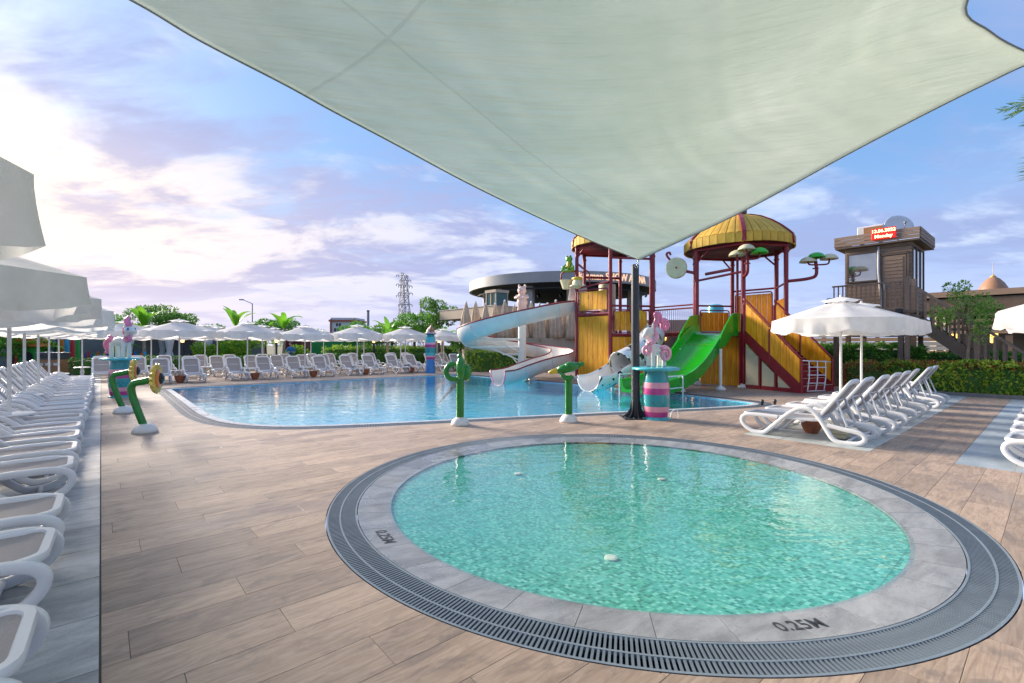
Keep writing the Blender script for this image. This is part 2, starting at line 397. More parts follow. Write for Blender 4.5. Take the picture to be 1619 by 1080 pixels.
# ------------------------------------------------------------------ mesh helpers
def crom(pts, n=6, closed=False):
    """smooth curve through points"""
    P = [Vector(p) for p in pts]; out = []; m = len(P)
    for i in range(m if closed else m-1):
        if closed: a, b, c, d = P[(i-1) % m], P[i], P[(i+1) % m], P[(i+2) % m]
        else: a, b, c, d = P[max(i-1, 0)], P[i], P[i+1], P[min(i+2, m-1)]
        for k in range(n):
            t = k/n
            out.append(.5*((2*b) + (c-a)*t + (2*a-5*b+4*c-d)*t*t + (3*b-a-3*c+d)*t*t*t))
    if not closed: out.append(P[-1])
    return out

class MB:
    def __init__(s): s.v = []; s.f = []; s.uvs = None
    def add(s, vs, fs):
        o = len(s.v); s.v += [tuple(p) for p in vs]; s.f += [tuple(i+o for i in q) for q in fs]; return s
    def box(s, c, d, rz=0.0, M=None):
        x, y, z = d[0]/2, d[1]/2, d[2]/2; c = Vector(c)
        vs = [Vector((i*x, j*y, k*z)) for i in (-1, 1) for j in (-1, 1) for k in (-1, 1)]
        if rz: M = Matrix.Rotation(rz, 3, 'Z')
        if M is not None: vs = [M @ p for p in vs]
        return s.add([p+c for p in vs], [(0, 1, 3, 2), (4, 6, 7, 5), (0, 4, 5, 1), (2, 3, 7, 6), (0, 2, 6, 4), (1, 5, 7, 3)])
    def bar(s, p0, p1, w, h, up=(0, 0, 1)):
        """rectangular bar from p0 to p1"""
        return s.sweep([Vector(p0), Vector(p1)], [(-w/2, -h/2), (w/2, -h/2), (w/2, h/2), (-w/2, h/2)], up=up)
    def rbox(s, c, d, b=.01):
        """box with chamfered edges"""
        x, y, z = d[0]/2, d[1]/2, d[2]/2
        b = min(b, x*.9, y*.9, z*.9)
        rings = [(-z, b), (-z+b, 0), (z-b, 0), (z, b)]; vs = []
        for zz, i in rings:
            X, Y = x-i, y-i
            e = b
            vs += [Vector(c)+Vector(q) for q in ((-X+e, -Y, zz), (X-e, -Y, zz), (X, -Y+e, zz), (X, Y-e, zz), (X-e, Y, zz), (-X+e, Y, zz), (-X, Y-e, zz), (-X, -Y+e, zz))]
        fs = [tuple(range(7, -1, -1)), tuple(range(24, 32))]
        for r in range(3):
            for k in range(8): fs.append((r*8+k, r*8+(k+1) % 8, r*8+8+(k+1) % 8, r*8+8+k))
        return s.add(vs, fs)
    def sweep(s, path, prof, up=(0, 0, 1), closed=False, caps=True, scale=None, openprof=False):
        P = [Vector(p) for p in path]; n = len(P); m = len(prof); up = Vector(up); vs = []
        for i, p in enumerate(P):
            a = P[i-1] if (i or closed) else p; b = P[(i+1) % n] if (i < n-1 or closed) else p
            t = (b-a).normalized() if (b-a).length > 1e-9 else Vector((1, 0, 0))
            sd = t.cross(up)
            if sd.length < 1e-4: sd = t.cross(Vector((1, 0, 0)) if abs(t.x) < .9 else Vector((0, 1, 0)))
            sd.normalize(); nn = sd.cross(t); k = scale[i] if scale else 1.0
            vs += [p + sd*q[0]*k + nn*q[1]*k for q in prof]
        fs = []
        for i in range(n if closed else n-1):
            for j in range(m-1 if openprof else m):
                a, b = i*m+j, i*m+(j+1) % m; c, d = ((i+1) % n)*m+(j+1) % m, ((i+1) % n)*m+j
                fs.append((a, b, c, d))
        if caps and not closed and not openprof: fs += [tuple(range(m-1, -1, -1)), tuple(range((n-1)*m, n*m))]
        return s.add(vs, fs)
    def tube(s, path, r, n=8, closed=False, caps=True, scale=None, up=(0, 0, 1)):
        P = [Vector(p) for p in path]; N = len(P); vs = []; ref = None
        for i, p in enumerate(P):
            a = P[i-1] if (i or closed) else p; b = P[(i+1) % N] if (i < N-1 or closed) else p
            t = (b-a).normalized()
            if ref is None:
                ref = Vector((0, 0, 1)) if abs(t.z) < .9 else Vector((1, 0, 0))
            sd = t.cross(ref).normalized(); nn = sd.cross(t).normalized(); ref = nn
            k = r*(scale[i] if scale else 1.0)
            vs += [p + (sd*math.cos(2*PI*j/n) + nn*math.sin(2*PI*j/n))*k for j in range(n)]
        fs = []
        for i in range(N if closed else N-1):
            for j in range(n):
                fs.append((i*n+j, i*n+(j+1) % n, ((i+1) % N)*n+(j+1) % n, ((i+1) % N)*n+j))
        if caps and not closed: fs += [tuple(range(n-1, -1, -1)), tuple(range((N-1)*n, N*n))]
        return s.add(vs, fs)
    def cyl(s, p0, p1, r0, r1=None, n=12): return s.tube([p0, p1], r0, n, scale=[1, (r0 if r1 is None else r1)/r0])
    def lathe(s, prof, c=(0, 0, 0), n=20, wob=None):
        c = Vector(c); vs = []; m = len(prof)
        for r, z in prof:
            for j in range(n):
                a = 2*PI*j/n; k = wob(a, z) if wob else 1
                vs.append(c+Vector((r*k*math.cos(a), r*k*math.sin(a), z)))
        fs = [(i*n+j, i*n+(j+1) % n, (i+1)*n+(j+1) % n, (i+1)*n+j) for i in range(m-1) for j in range(n)]
        if prof[0][0] > 1e-4: fs.append(tuple(range(n-1, -1, -1)))
        if prof[-1][0] > 1e-4: fs.append(tuple(range((m-1)*n, m*n)))
        return s.add(vs, fs)
    def ell(s, c, r, nu=12, nv=8, M=None):
        if not hasattr(r, '__len__'): r = (r, r, r)
        c = Vector(c); vs = [Vector((0, 0, -r[2]))]
        for i in range(1, nv):
            th = PI*i/nv - PI/2
            vs += [Vector((r[0]*math.cos(th)*math.cos(2*PI*j/nu), r[1]*math.cos(th)*math.sin(2*PI*j/nu), r[2]*math.sin(th))) for j in range(nu)]
        vs.append(Vector((0, 0, r[2])))
        if M is not None: vs = [M @ p for p in vs]
        fs = [(0, 1+(j+1) % nu, 1+j) for j in range(nu)]
        for i in range(nv-2):
            a = 1+i*nu
            fs += [(a+j, a+(j+1) % nu, a+nu+(j+1) % nu, a+nu+j) for j in range(nu)]
        a = 1+(nv-2)*nu; t = len(vs)-1
        fs += [(a+j, a+(j+1) % nu, t) for j in range(nu)]
        return s.add([p+c for p in vs], fs)
    def prism(s, poly, z0, z1):
        n = len(poly)
        ar = sum(poly[i][0]*poly[(i+1) % n][1]-poly[(i+1) % n][0]*poly[i][1] for i in range(n))
        if ar < 0: poly = poly[::-1]
        return s.add([(p[0], p[1], z0) for p in poly]+[(p[0], p[1], z1) for p in poly],
                     [tuple(range(n-1, -1, -1)), tuple(range(n, 2*n))]+[(i, (i+1) % n, n+(i+1) % n, n+i) for i in range(n)])
    def xprism(s, poly, x0, x1):
        """polygon in (y, z) extruded along x"""
        n = len(poly)
        return s.add([(x0, p[0], p[1]) for p in poly]+[(x1, p[0], p[1]) for p in poly],
                     [tuple(range(n)), tuple(range(2*n-1, n-1, -1))]+[(i, n+i, n+(i+1) % n, (i+1) % n) for i in range(n)])
    def grid(s, fn, nu, nv, closed_u=False):
        vs = [fn(i/nu, j/nv) for j in range(nv+1) for i in range(nu if closed_u else nu+1)]
        m = nu if closed_u else nu+1
        fs = [(j*m+i, j*m+(i+1) % m, (j+1)*m+(i+1) % m, (j+1)*m+i) for j in range(nv) for i in range(nu)]
        return s.add(vs, fs)
    def xf(s, M):
        s.v = [tuple(M @ Vector(p)) for p in s.v]; return s
    def mesh(s, name, mat, smooth=False, ang=None):
        me = bpy.data.meshes.new(name); me.from_pydata(s.v, [], s.f); me.update()
        mm = MATS[mat] if isinstance(mat, str) else mat
        me.materials.append(mm)
        if smooth or ang is not None:
            me.polygons.foreach_set('use_smooth', [True]*len(me.polygons))
            if ang is not None:
                try: me.set_sharp_from_angle(angle=R_(ang))
                except Exception: pass
        return me
    def build(s, name, mat, parent=None, smooth=False, ang=None, loc=None, rz=None):
        return link(name, s.mesh(name, mat, smooth, ang), parent, loc, rz)

def link(name, me, parent=None, loc=None, rz=None):
    o = bpy.data.objects.new(name, me); COL.objects.link(o)
    if parent is not None: o.parent = parent
    if loc is not None: o.location = loc
    if rz is not None: o.rotation_euler = (0, 0, rz)
    return o
def tag(o, label=None, cat=None, group=None, kind=None):
    for k, v in (('label', label), ('category', cat), ('group', group), ('kind', kind)):
        if v: o[k] = v
    return o
def thing(name, label, cat, loc=(0, 0, 0), rz=0.0, group=None):
    o = bpy.data.objects.new(name, None); COL.objects.link(o); o.empty_display_size = .1
    o.location = loc; o.rotation_euler = (0, 0, rz)
    return tag(o, label, cat, group)
KIDS = {}
def copy_thing(root, loc, rz, label, group=None, scale=None):
    r = root.copy(); COL.objects.link(r); r.location = loc; r.rotation_euler = (0, 0, rz); r['label'] = label
    if scale: r.scale = scale
    if group: r['group'] = group
    if root.name not in KIDS: KIDS[root.name] = [(c, [d for d in c.children]) for c in root.children]
    for c, sub in KIDS[root.name]:
        k = c.copy(); COL.objects.link(k); k.parent = r
        for d in sub:
            e = d.copy(); COL.objects.link(e); e.parent = k
    return r
def structure(name, mb, mat, rz=0.0, **k): return tag(mb.build(name, mat, None, rz=rz, **k), kind='structure')
ORD = ['nearest', 'second', 'third', 'fourth', 'fifth', 'sixth', 'seventh', 'eighth', 'ninth', 'tenth', 'eleventh', 'twelfth', 'thirteenth', 'fourteenth', 'fifteenth',
       'sixteenth', 'seventeenth', 'eighteenth', 'nineteenth', 'twentieth', 'twenty-first', 'twenty-second', 'twenty-third', 'twenty-fourth', 'twenty-fifth']
def text_mesh(body, size, depth=.0, bold=0.0):
    cu = bpy.data.curves.new('txt', 'FONT'); cu.body = body; cu.size = size; cu.extrude = depth; cu.offset = bold
    cu.align_x = 'CENTER'; cu.align_y = 'CENTER'; cu.resolution_u = 3
    o = bpy.data.objects.new('txt', cu); COL.objects.link(o)
    dg = bpy.context.evaluated_depsgraph_get()
    me = bpy.data.meshes.new_from_object(o.evaluated_get(dg)); bpy.data.objects.remove(o)
    mb = MB(); mb.add([v.co for v in me.vertices], [tuple(p.vertices) for p in me.polygons])
    return mb

# ------------------------------------------------------------------ foliage helpers
def leaf_quad(mb, p, d, up, L, w, fold=.25):
    """a pointed leaf: two folded halves"""
    d = d.normalized(); sd = d.cross(up)
    if sd.length < 1e-3: sd = d.cross(Vector((.3, .8, .5)))
    sd.normalize(); n = sd.cross(d)
    a = p; b = p+d*L*.5+sd*w*.5+n*fold*w; c = p+d*L; e = p+d*L*.5-sd*w*.5+n*fold*w
    o = len(mb.v); mb.v += [tuple(a), tuple(b), tuple(c), tuple(e)]; mb.f.append((o, o+1, o+2, o+3))
def rvec():
    while 1:
        v = Vector((random.uniform(-1, 1), random.uniform(-1, 1), random.uniform(-1, 1)))
        if .05 < v.length < 1: return v.normalized()
def clump(mb, c, r, n, L, w, up=.4):
    for _ in range(n):
        d = rvec(); p = Vector(c)+Vector((d.x*r[0], d.y*r[1], d.z*r[2]))*random.uniform(.45, 1.0)**.5
        dd = (d+rvec()*.8+Vector((0, 0, up))).normalized()
        leaf_quad(mb, p, dd, rvec(), L*random.uniform(.6, 1.3), w*random.uniform(.7, 1.2))
def hedge_mesh(mb, x0, x1, y0, y1, z0, z1, dens, L, w, rough=.12):
    """leaves over the faces of a clipped hedge, in local coordinates"""
    from mathutils import noise as nz
    X, Y, Z = x1-x0, y1-y0, z1-z0
    faces = [('y0', X*Z), ('y1', X*Z*.4), ('z', X*Y), ('x0', Y*Z), ('x1', Y*Z)]
    for name, A in faces:
        for _ in range(int(A*dens)):
            a, b = random.random(), random.random(); dp = random.uniform(-.02, .5)**2*rough*2
            if name == 'y0': p = Vector((x0+a*X, y0+dp, z0+b*Z)); d = Vector((0, -1, .5))
            elif name == 'y1': p = Vector((x0+a*X, y1-dp, z0+b*Z)); d = Vector((0, 1, .5))
            elif name == 'z': p = Vector((x0+a*X, y0+b*Y, z1-dp)); d = Vector((0, 0, 1))
            elif name == 'x0': p = Vector((x0+dp, y0+a*Y, z0+b*Z)); d = Vector((-1, 0, .5))
            else: p = Vector((x1-dp, y0+a*Y, z0+b*Z)); d = Vector((1, 0, .5))
            q = nz.noise(p*1.3)*rough+nz.noise(p*3.7)*rough*.6
            p = p+d*q
            leaf_quad(mb, p, (d*.8+rvec()).normalized(), rvec(), L*random.uniform(.6, 1.3), w*random.uniform(.7, 1.2))
def limb(mb, p0, p1, r0, r1, n=7, bend=.12):
    p0, p1 = Vector(p0), Vector(p1); L = (p1-p0).length
    pts = [p0]+[p0.lerp(p1, k/4)+Vector((random.uniform(-1, 1), random.uniform(-1, 1), 0))*bend*L*.3 for k in (1, 2, 3)]+[p1]
    mb.tube(pts, r0, n, scale=[1-(1-r1/r0)*k/4 for k in range(5)])
def blade(mb, base, az, L, w, elev, droop, nseg=9, tear=.0):
    """a broad arching banana leaf with a midrib fold"""
    p = Vector(base); th = elev; rows = []
    d = Vector((math.cos(az), math.sin(az), 0)); sd = Vector((-math.sin(az), math.cos(az), 0))
    for i in range(nseg+1):
        t = i/nseg
        ww = w*(.06 if t < .12 else math.sin(PI*min(1, (t-.08)/.95)**.75)**.7+.02)
        t3 = d*math.cos(th)+Vector((0, 0, math.sin(th))); nn = Vector((0, 0, 1))*math.cos(th)-d*math.sin(th)
        j = random.uniform(1-tear, 1)
        rows.append((p+sd*ww*.5*j+nn*ww*.16, p.copy(), p-sd*ww*.5*random.uniform(1-tear, 1)+nn*ww*.16))
        p = p+t3*L/nseg; th -= droop/nseg*(.4+1.2*t)
    o = len(mb.v)
    for r in rows: mb.v += [tuple(q) for q in r]
    for i in range(nseg):
        a = o+i*3
        mb.f += [(a, a+1, a+4, a+3), (a+1, a+2, a+5, a+4)]

# ------------------------------------------------------------------ the ground, the deck, the pools
PCU, PCV = 4.466, 3.272                       # centre of the round pool in the deck's grid
RG, RC, RW = 3.118, 2.845, 2.556              # grate, coping and water radii
PW = .31; PL = 1.24; JT = .0014               # plank width, length, half joint
POOL = [(1.42, 21.6), (1.40, 17), (1.38, 14.2), (1.40, 12.6), (1.62, 11.1), (2.25, 9.9), (3.3, 9.1), (5.5, 8.1), (7.6, 7.2), (9.5, 6.36), (11.4, 5.5), (12.7, 5.02), (13.55, 5.0),
        (14.05, 5.5), (14.4, 7.2), (14.75, 9.5), (14.9, 13), (14.9, 17), (14.9, 21.6)]
def dense(poly, step=.35):
    c = crom([(a, b, 0) for a, b in poly], 8); out = [c[0]]
    for p in c[1:]:
        if (p-out[-1]).length > .18: out.append(p)
    e = []
    a, b = Vector((14.9, 21.6, 0)), Vector((1.42, 21.6, 0)); n = int((a-b).length/step)
    for k in range(1, n): e.append(a.lerp(b, k/n))
    return out+e
OUT = dense(POOL)
def inset(P, d):
    n = len(P); r = []
    for i in range(n):
        a, b = P[i-1], P[(i+1) % n]; t = (b-a).normalized(); r.append(P[i]+Vector((-t.y, t.x, 0))*d)
    return r
def pool_iv(v):
    xs = []
    for i in range(len(OUT)):
        a, b = OUT[i], OUT[(i+1) % len(OUT)]
        if (a.y <= v) != (b.y <= v): xs.append(a.x+(b.x-a.x)*(v-a.y)/(b.y-a.y))
    return (min(xs), max(xs)) if len(xs) > 1 else None
def circ_iv(v):
    h = (RG+.006)**2-(v-PCV)**2
    return (PCU-math.sqrt(h), PCU+math.sqrt(h)) if h > 0 else None
def rect_iv(u0, u1, v0, v1): return lambda v: (u0, u1) if v0 < v < v1 else None
PAD = (8.68, 20.2, 6*PW, 12*PW); STRIP = (8.68, 20.2, -4*PW, 3*PW+.155)
STRIP = (8.68, 20.2, -6*PW, 3*PW)
def clip(piece, iv, mid):
    ivs = [iv(v) for v, _, _ in piece]
    if not any(q and q[1] > a and q[0] < b for q, (v, a, b) in zip(ivs, piece)): return [piece]
    L = [(v, a, min(b, q[0] if q else max(a, min(b, mid)))) for q, (v, a, b) in zip(ivs, piece)]
    Rr = [(v, max(a, q[1] if q else max(a, min(b, mid))), b) for q, (v, a, b) in zip(ivs, piece)]
    out = []
    for Q in (L, Rr):
        Q = [(v, a, max(a, b)) for v, a, b in Q]
        if max(b-a for v, a, b in Q) > .02: out.append(Q)
    return out
def piece_poly(Q):
    keep = [q for q in Q if q[2]-q[1] > .002]
    if len(keep) < 2: return None
    if len({(round(q[1], 5), round(q[2], 5)) for q in keep}) == 1: keep = [keep[0], keep[-1]]
    return [(b, v) for v, a, b in keep]+[(a, v) for v, a, b in reversed(keep)]
EXC = [(circ_iv, PCU), (pool_iv, 8.0)]
NS = 33
def row(v0, v1, ua, ub, g, excs):
    vs = [v0+g+(v1-v0-2*g)*k/(NS-1) for k in range(NS)]
    P = [[(v, ua+g, ub-g) for v in vs]]
    for iv, mid in excs: P = [q for p in P for q in clip(p, iv, mid)]
    return P

gm = MB(); B0, B1, A0, A1 = -3.8, 24.0, -7.75, 34.1; FAR = 900
for a, b, c, d in ((-FAR, FAR, A1, FAR), (-FAR, FAR, -FAR, A0), (-FAR, B0, A0, A1), (B1, FAR, A0, A1)):
    gm.add([(a, c, -.014), (b, c, -.014), (b, d, -.014), (a, d, -.014)], [(0, 1, 2, 3)])
structure('ground', gm, 'ground', rz=TH)

dm = MB(); planks = []
for j in range(int(A0/PW), int(A1/PW)):
    v0, v1 = j*PW, (j+1)*PW
    for Q in row(v0, v1, B0, B1, 0, EXC):
        poly = piece_poly(Q)
        if poly: dm.prism(poly, -.03, -.006)
    off = (j*.413) % 1 * PL + random.uniform(-.08, .08)
    umax = 20.2 if v0 < 4.6 else 23.6
    u = off-PL
    while u < umax:
        a, b = max(u, 0.0), min(u+PL, umax); u += PL
        if b-a < .05: continue
        for Q in row(v0, v1, a, b, JT, EXC+[(rect_iv(*PAD), 14), (rect_iv(*STRIP), 14)]):
            poly = piece_poly(Q)
            if poly: planks.append((poly, abs(Q[0][1]-a-JT) < 1e-6 and len({q[1] for q in Q}) == 1 and len({q[2] for q in Q}) == 1 and abs(b-a-PL) < 1e-6, a, v0))
deck = structure('deck', dm, 'grout', rz=TH)
def in_view(p, pad=.1):
    return p.y > .3 and abs(p.x)/p.y < 1.08+pad and EYE/p.y < .75+pad
def rank(poly):
    c = W(sum(q[0] for q in poly)/len(poly), sum(q[1] for q in poly)/len(poly))
    return c.length if in_view(c) else 1e3+c.length
planks.sort(key=lambda q: rank(q[0]))
def chamfer_tile(mb, poly, z0, z1, c=.0011):
    n = len(poly); ar = sum(poly[i][0]*poly[(i+1) % n][1]-poly[(i+1) % n][0]*poly[i][1] for i in range(n))
    if ar < 0: poly = poly[::-1]
    cx, cy = sum(p[0] for p in poly)/n, sum(p[1] for p in poly)/n
    P = [Vector((p[0], p[1], 0)) for p in poly]; I = []
    for i in range(n):
        a, b = P[i-1], P[(i+1) % n]; e1 = (P[i]-a); e2 = (b-P[i])
        n1 = Vector((-e1.y, e1.x, 0)); n2 = Vector((-e2.y, e2.x, 0))
        n1 = n1.normalized() if n1.length > 1e-7 else n1; n2 = n2.normalized() if n2.length > 1e-7 else n2
        m = n1+n2; m = m.normalized() if m.length > 1e-6 else n1
        I.append(P[i]+m*c*1.2)
    vs = [(p.x, p.y, z0) for p in P]+[(p.x, p.y, z1-c*.5) for p in P]+[(p.x, p.y, z1) for p in I]
    fs = [tuple(range(2*n, 3*n))]
    for r in range(2): fs += [(r*n+i, r*n+(i+1) % n, (r+1)*n+(i+1) % n, (r+1)*n+i) for i in range(n)]
    mb.add(vs, fs)
full_plank = None; rest = MB()
for i, (poly, full, a, v0) in enumerate(planks):
    if i < 300:
        if full:
            if full_plank is None:
                m = MB(); chamfer_tile(m, [(JT, JT), (PL-JT, JT), (PL-JT, PW-JT), (JT, PW-JT)], -.0055, 0); full_plank = m.mesh('plank', 'plank')
            link('plank', full_plank, deck, (a, v0, random.uniform(-.0006, .0006)))
        else:
            m = MB(); chamfer_tile(m, poly, -.0055, 0); m.build('plank', 'plank', deck)
    else: chamfer_tile(rest, poly, -.0055, 0)
tag(rest.build('far_plank', 'plank', deck), kind='stuff')

def tiled(name, u0, u1, v0, v1, du, dv, mat, grout=.003, z=.0, limit=300):
    base = MB(); base.add([(u0, v0, -.0045), (u1, v0, -.0045), (u1, v1, -.0045), (u0, v1, -.0045)], [(0, 1, 2, 3)])
    s = structure(name, base, 'grout', rz=TH)
    cache = {}; k = 0
    v = v0
    rows = int(round((v1-v0)/dv)); cols = int(math.ceil((u1-u0)/du-1e-6))
    cells = [(u0+i*du, min(u1, u0+(i+1)*du), v0+j*dv) for j in range(rows) for i in range(cols)]
    cells.sort(key=lambda c: rank([(c[0], c[2]), (c[1], c[2]+dv)]))
    rest = MB()
    for a, b, v in cells:
        w = round(b-a, 4)
        if k < limit:
            if w not in cache:
                m = MB(); chamfer_tile(m, [(grout, grout), (w-grout, grout), (w-grout, dv-grout), (grout, dv-grout)], -.004, z+.001); cache[w] = m.mesh('tile', mat)
            link('tile', cache[w], s, (a, v, 0)); k += 1
        else: chamfer_tile(rest, [(a+grout, v+grout), (b-grout, v+grout), (b-grout, v+dv-grout), (a+grout, v+dv-grout)], -.004, z+.001)
    if rest.v: tag(rest.build('far_tile', mat, s), kind='stuff')
    return s
tiled('stone_path', -3.72, -.006, -6.2, 33.48, 1.24, .62, 'stone_strip')
tiled('lounger_pad', PAD[0]+.004, PAD[1], PAD[2]+.002, PAD[3]-.002, .62, (PAD[3]-PAD[2]-.004)/3, 'stone_pale')
tiled('blue_paving', STRIP[0]+.004, STRIP[1], STRIP[2]+.002, STRIP[3]-.002, 1.24, (STRIP[3]-STRIP[2]-.004)/5, 'stone_blue')

# ---- round pool
def ring(mb, r0, z0, r1, z1, n=180, a0=0, a1=2*PI):
    vs = []; full = abs(a1-a0-2*PI) < 1e-6; m = n if full else n+1
    for k in range(m):
        a = a0+(a1-a0)*k/n; vs += [(r0*math.cos(a), r0*math.sin(a), z0), (r1*math.cos(a), r1*math.sin(a), z1)]
    mb.add(vs, [(2*k, 2*((k+1) % m), 2*((k+1) % m)+1, 2*k+1) for k in range(n)])
PC = W(PCU, PCV)
bm = MB()
for (ra, za), (rb, zb) in (((RC-.002, -.05), (2.52, -.052)), ((2.52, -.052), (1.7, -.15)), ((1.7, -.15), (.8, -.22)), ((.8, -.22), (.001, -.25))): ring(bm, ra, za, rb, zb, 120)
basin = structure('round_pool_basin', bm, 'mosaic_green', smooth=True); basin.location = PC
cs = structure('pool_coping', (lambda m: (ring(m, RC-.001, -.012, 2.532, -.047, 120), m)[1])(MB()), 'grout'); cs.location = PC
NCOP = 40
for k in range(NCOP):
    a0, a1 = 2*PI*k/NCOP+.0007, 2*PI*(k+1)/NCOP-.0007; m = MB(); n = 5; vs = []
    r0, r1 = 2.527, RC-.002; h = lambda r: -.04*(RC-r)/(RC-2.45)
    for q in range(n+1):
        a = a0+(a1-a0)*q/n; c, s_ = math.cos(a), math.sin(a)
        vs += [(r0*c, r0*s_, h(r0)-.012), (r0*c, r0*s_, h(r0)-.001), (r1*c, r1*s_, -.001), (r1*c, r1*s_, -.02)]
    fs = [(4*q+i, 4*q+i+1, 4*q+5+i, 4*q+4+i)[::-1] for q in range(n) for i in range(3)]+[(0, 1, 2, 3), tuple(4*n+i for i in (3, 2, 1, 0))]
    m.add(vs, fs); m.build('coping_tile', 'stone_coping', cs)
wm = MB(); n = 120; wm.add([(RW*math.cos(2*PI*k/n), RW*math.sin(2*PI*k/n), -.0285) for k in range(n)], [tuple(range(n))])
o = structure('round_pool_water', wm, 'water_small'); o.location = PC
gm = MB(); ring(gm, RC+.004, -.075, RG-.004, -.075); ring(gm, RC+.004, -.004, RC+.004, -.075); ring(gm, RG-.002, -.075, RG-.002, -.002)
gs = structure('drain_grate', gm, 'grate_dark'); gs.location = PC
for nm, ra, rb in (('inner_rim', RC+.005, RC+.02), ('centre_rib', 2.992, 3.006), ('outer_rim', RG-.018, RG-.002)):
    m = MB(); ring(m, ra, -.02, ra, .001); ring(m, ra, .001, rb, .001); ring(m, rb, .001, rb, -.02); m.build(nm, 'grate_line', gs)
NSL = 660; sl = []
for k in range(NSL):
    a = 2*PI*(k+.5)/NSL
    for r0, r1 in ((RC+.0205, 2.9915), (3.0065, RG-.0185)): sl.append((a, r0, r1))
pc = PC
sl.sort(key=lambda q: (lambda p: p.length if in_view(p, .02) else 1e3+p.length)(pc+Vector((math.cos(q[0])*q[1], math.sin(q[0])*q[1], 0))))
slat_me = {}; rest = MB()
for i, (a, r0, r1) in enumerate(sl):
    if i < 300:
        if r0 not in slat_me: m = MB(); m.box(((r0+r1)/2, 0, -.009), (r1-r0, .0145, .018)); slat_me[r0] = m.mesh('slat', 'grate')
        link('slat', slat_me[r0], gs, rz=a)
    else:
        c = Vector((math.cos(a), math.sin(a), 0))*(r0+r1)/2; rest.box((c.x, c.y, -.009), (r1-r0, .0145, .018), rz=a)
tag(rest.build('far_slat', 'grate', gs), kind='stuff')
for (px, py, lab, sx) in ((1275, 992, 'dark painted depth marking reading 0.25M on near coping', 1), (598, 848, 'small dark depth marking reading 0.25M on pool coping at left', 1)):
    Y = F*EYE/(py-HY); p = Vector(((px-CX)/F*Y, Y, 0)); d = (p-PC); r = 2.70; a = math.atan2(d.y, d.x)
    t = text_mesh('0.25M', .145, .0, .0018)
    sl_ = .04/(RC-2.45)
    t.v = [(x*.86, y, -(.04*(RC-(r-y))/(RC-2.45))+.0015) for x, y, z in t.v]
    o = t.build('depth_marking', 'marking', cs); o.location = (math.cos(a)*r, math.sin(a)*r, 0); o.rotation_euler = (0, 0, a+PI/2); o['label'] = lab
for dx, dy, r in ((-.42, -1.5, .055), (.75, .9, .05), (-1.15, 1.05, .05)):
    m = MB(); m.lathe([(r, 0), (r*.95, .012), (r*.6, .016), (.001, .016)], n=18)
    rr = math.hypot(dx, dy); m.build('floor_jet', 'drain_pale', basin, loc=(dx, dy, -.22+max(0, rr-.8)*.078+.004))

# ---- large pool
g1, g2, g3 = inset(OUT, .34), inset(OUT, .50), inset(OUT, .54)
def band(mb, A, B, z, i0=0, i1=None):
    n = len(A)
    for i in range(i0, n if i1 is None else i1):
        j = (i+1) % n; o = len(mb.v); mb.v += [(A[i].x, A[i].y, z), (A[j].x, A[j].y, z), (B[j].x, B[j].y, z), (B[i].x, B[i].y, z)]; mb.f.append((o, o+1, o+2, o+3))
m = MB(); band(m, OUT, g1, -.05)
n = len(OUT)
for P in (OUT, g1):
    for i in range(n):
        a, b = P[i], P[(i+1) % n]; m.add([(a.x, a.y, -.05), (b.x, b.y, -.05), (b.x, b.y, -.003), (a.x, a.y, -.003)], [(0, 1, 2, 3)])
gs2 = structure('large_pool_grate', m, 'grate_dark', rz=TH)
m = MB()
for A, B in ((OUT, inset(OUT, .02)), (inset(OUT, .16), inset(OUT, .18)), (inset(OUT, .32), g1)): band(m, A, B, .0)
m.build('rim', 'grate_line', gs2)
m = MB()
A, B = inset(OUT, .02), inset(OUT, .32)
for i in range(n):
    j = (i+1) % n; L = (OUT[j]-OUT[i]).length; q = max(2, int(L/.03))
    for k in range(q):
        t0, t1 = (k+.1)/q, (k+.72)/q
        a, b, c, d = A[i].lerp(A[j], t0), A[i].lerp(A[j], t1), B[i].lerp(B[j], t1), B[i].lerp(B[j], t0)
        m.add([(p.x, p.y, -.003) for p in (a, b, c, d)], [(0, 1, 2, 3)])
tag(m.build('slat', 'grate', gs2), kind='stuff')
m = MB(); band(m, g1, g2, -.012); cs2 = structure('large_pool_coping', m, 'grout', rz=TH)
i = 0
while i < n:
    j = i; L = 0
    while L < .6 and j < n: L += (OUT[(j+1) % n]-OUT[j]).length; j += 1
    idx = [k % n for k in range(i, j+1)]
    poly = [(g1[k].x, g1[k].y) for k in idx]+[(g2[k].x, g2[k].y) for k in reversed(idx)]
    c = (sum(p[0] for p in poly)/len(poly), sum(p[1] for p in poly)/len(poly))
    poly = [(c[0]+(p[0]-c[0])*.994, c[1]+(p[1]-c[1])*.994) for p in poly]
    m = MB(); m.prism(poly, -.011, -.002); m.build('coping_tile', 'coping_pale', cs2); i = j
m = MB(); m.add([(p.x, p.y, -.022) for p in g2]+[(8, 13, -.022)], [(i, (i+1) % n, n) for i in range(n)]); structure('large_pool_water', m, 'water_big', rz=TH)
m = MB(); inner = inset(OUT, .58)
for P, Q, z0, z1 in ((g2, g3, -.013, -.05), (g3, inner, -.05, -.42)):
    for i in range(n):
        j = (i+1) % n; m.add([(P[i].x, P[i].y, z0), (P[j].x, P[j].y, z0), (Q[j].x, Q[j].y, z1), (Q[i].x, Q[i].y, z1)], [(0, 1, 2, 3)])
m.add([(p.x, p.y, -.42) for p in inner]+[(8, 13, -.42)], [(i, (i+1) % n, n) for i in range(n)])
structure('large_pool_basin', m, 'mosaic_blue', rz=TH)

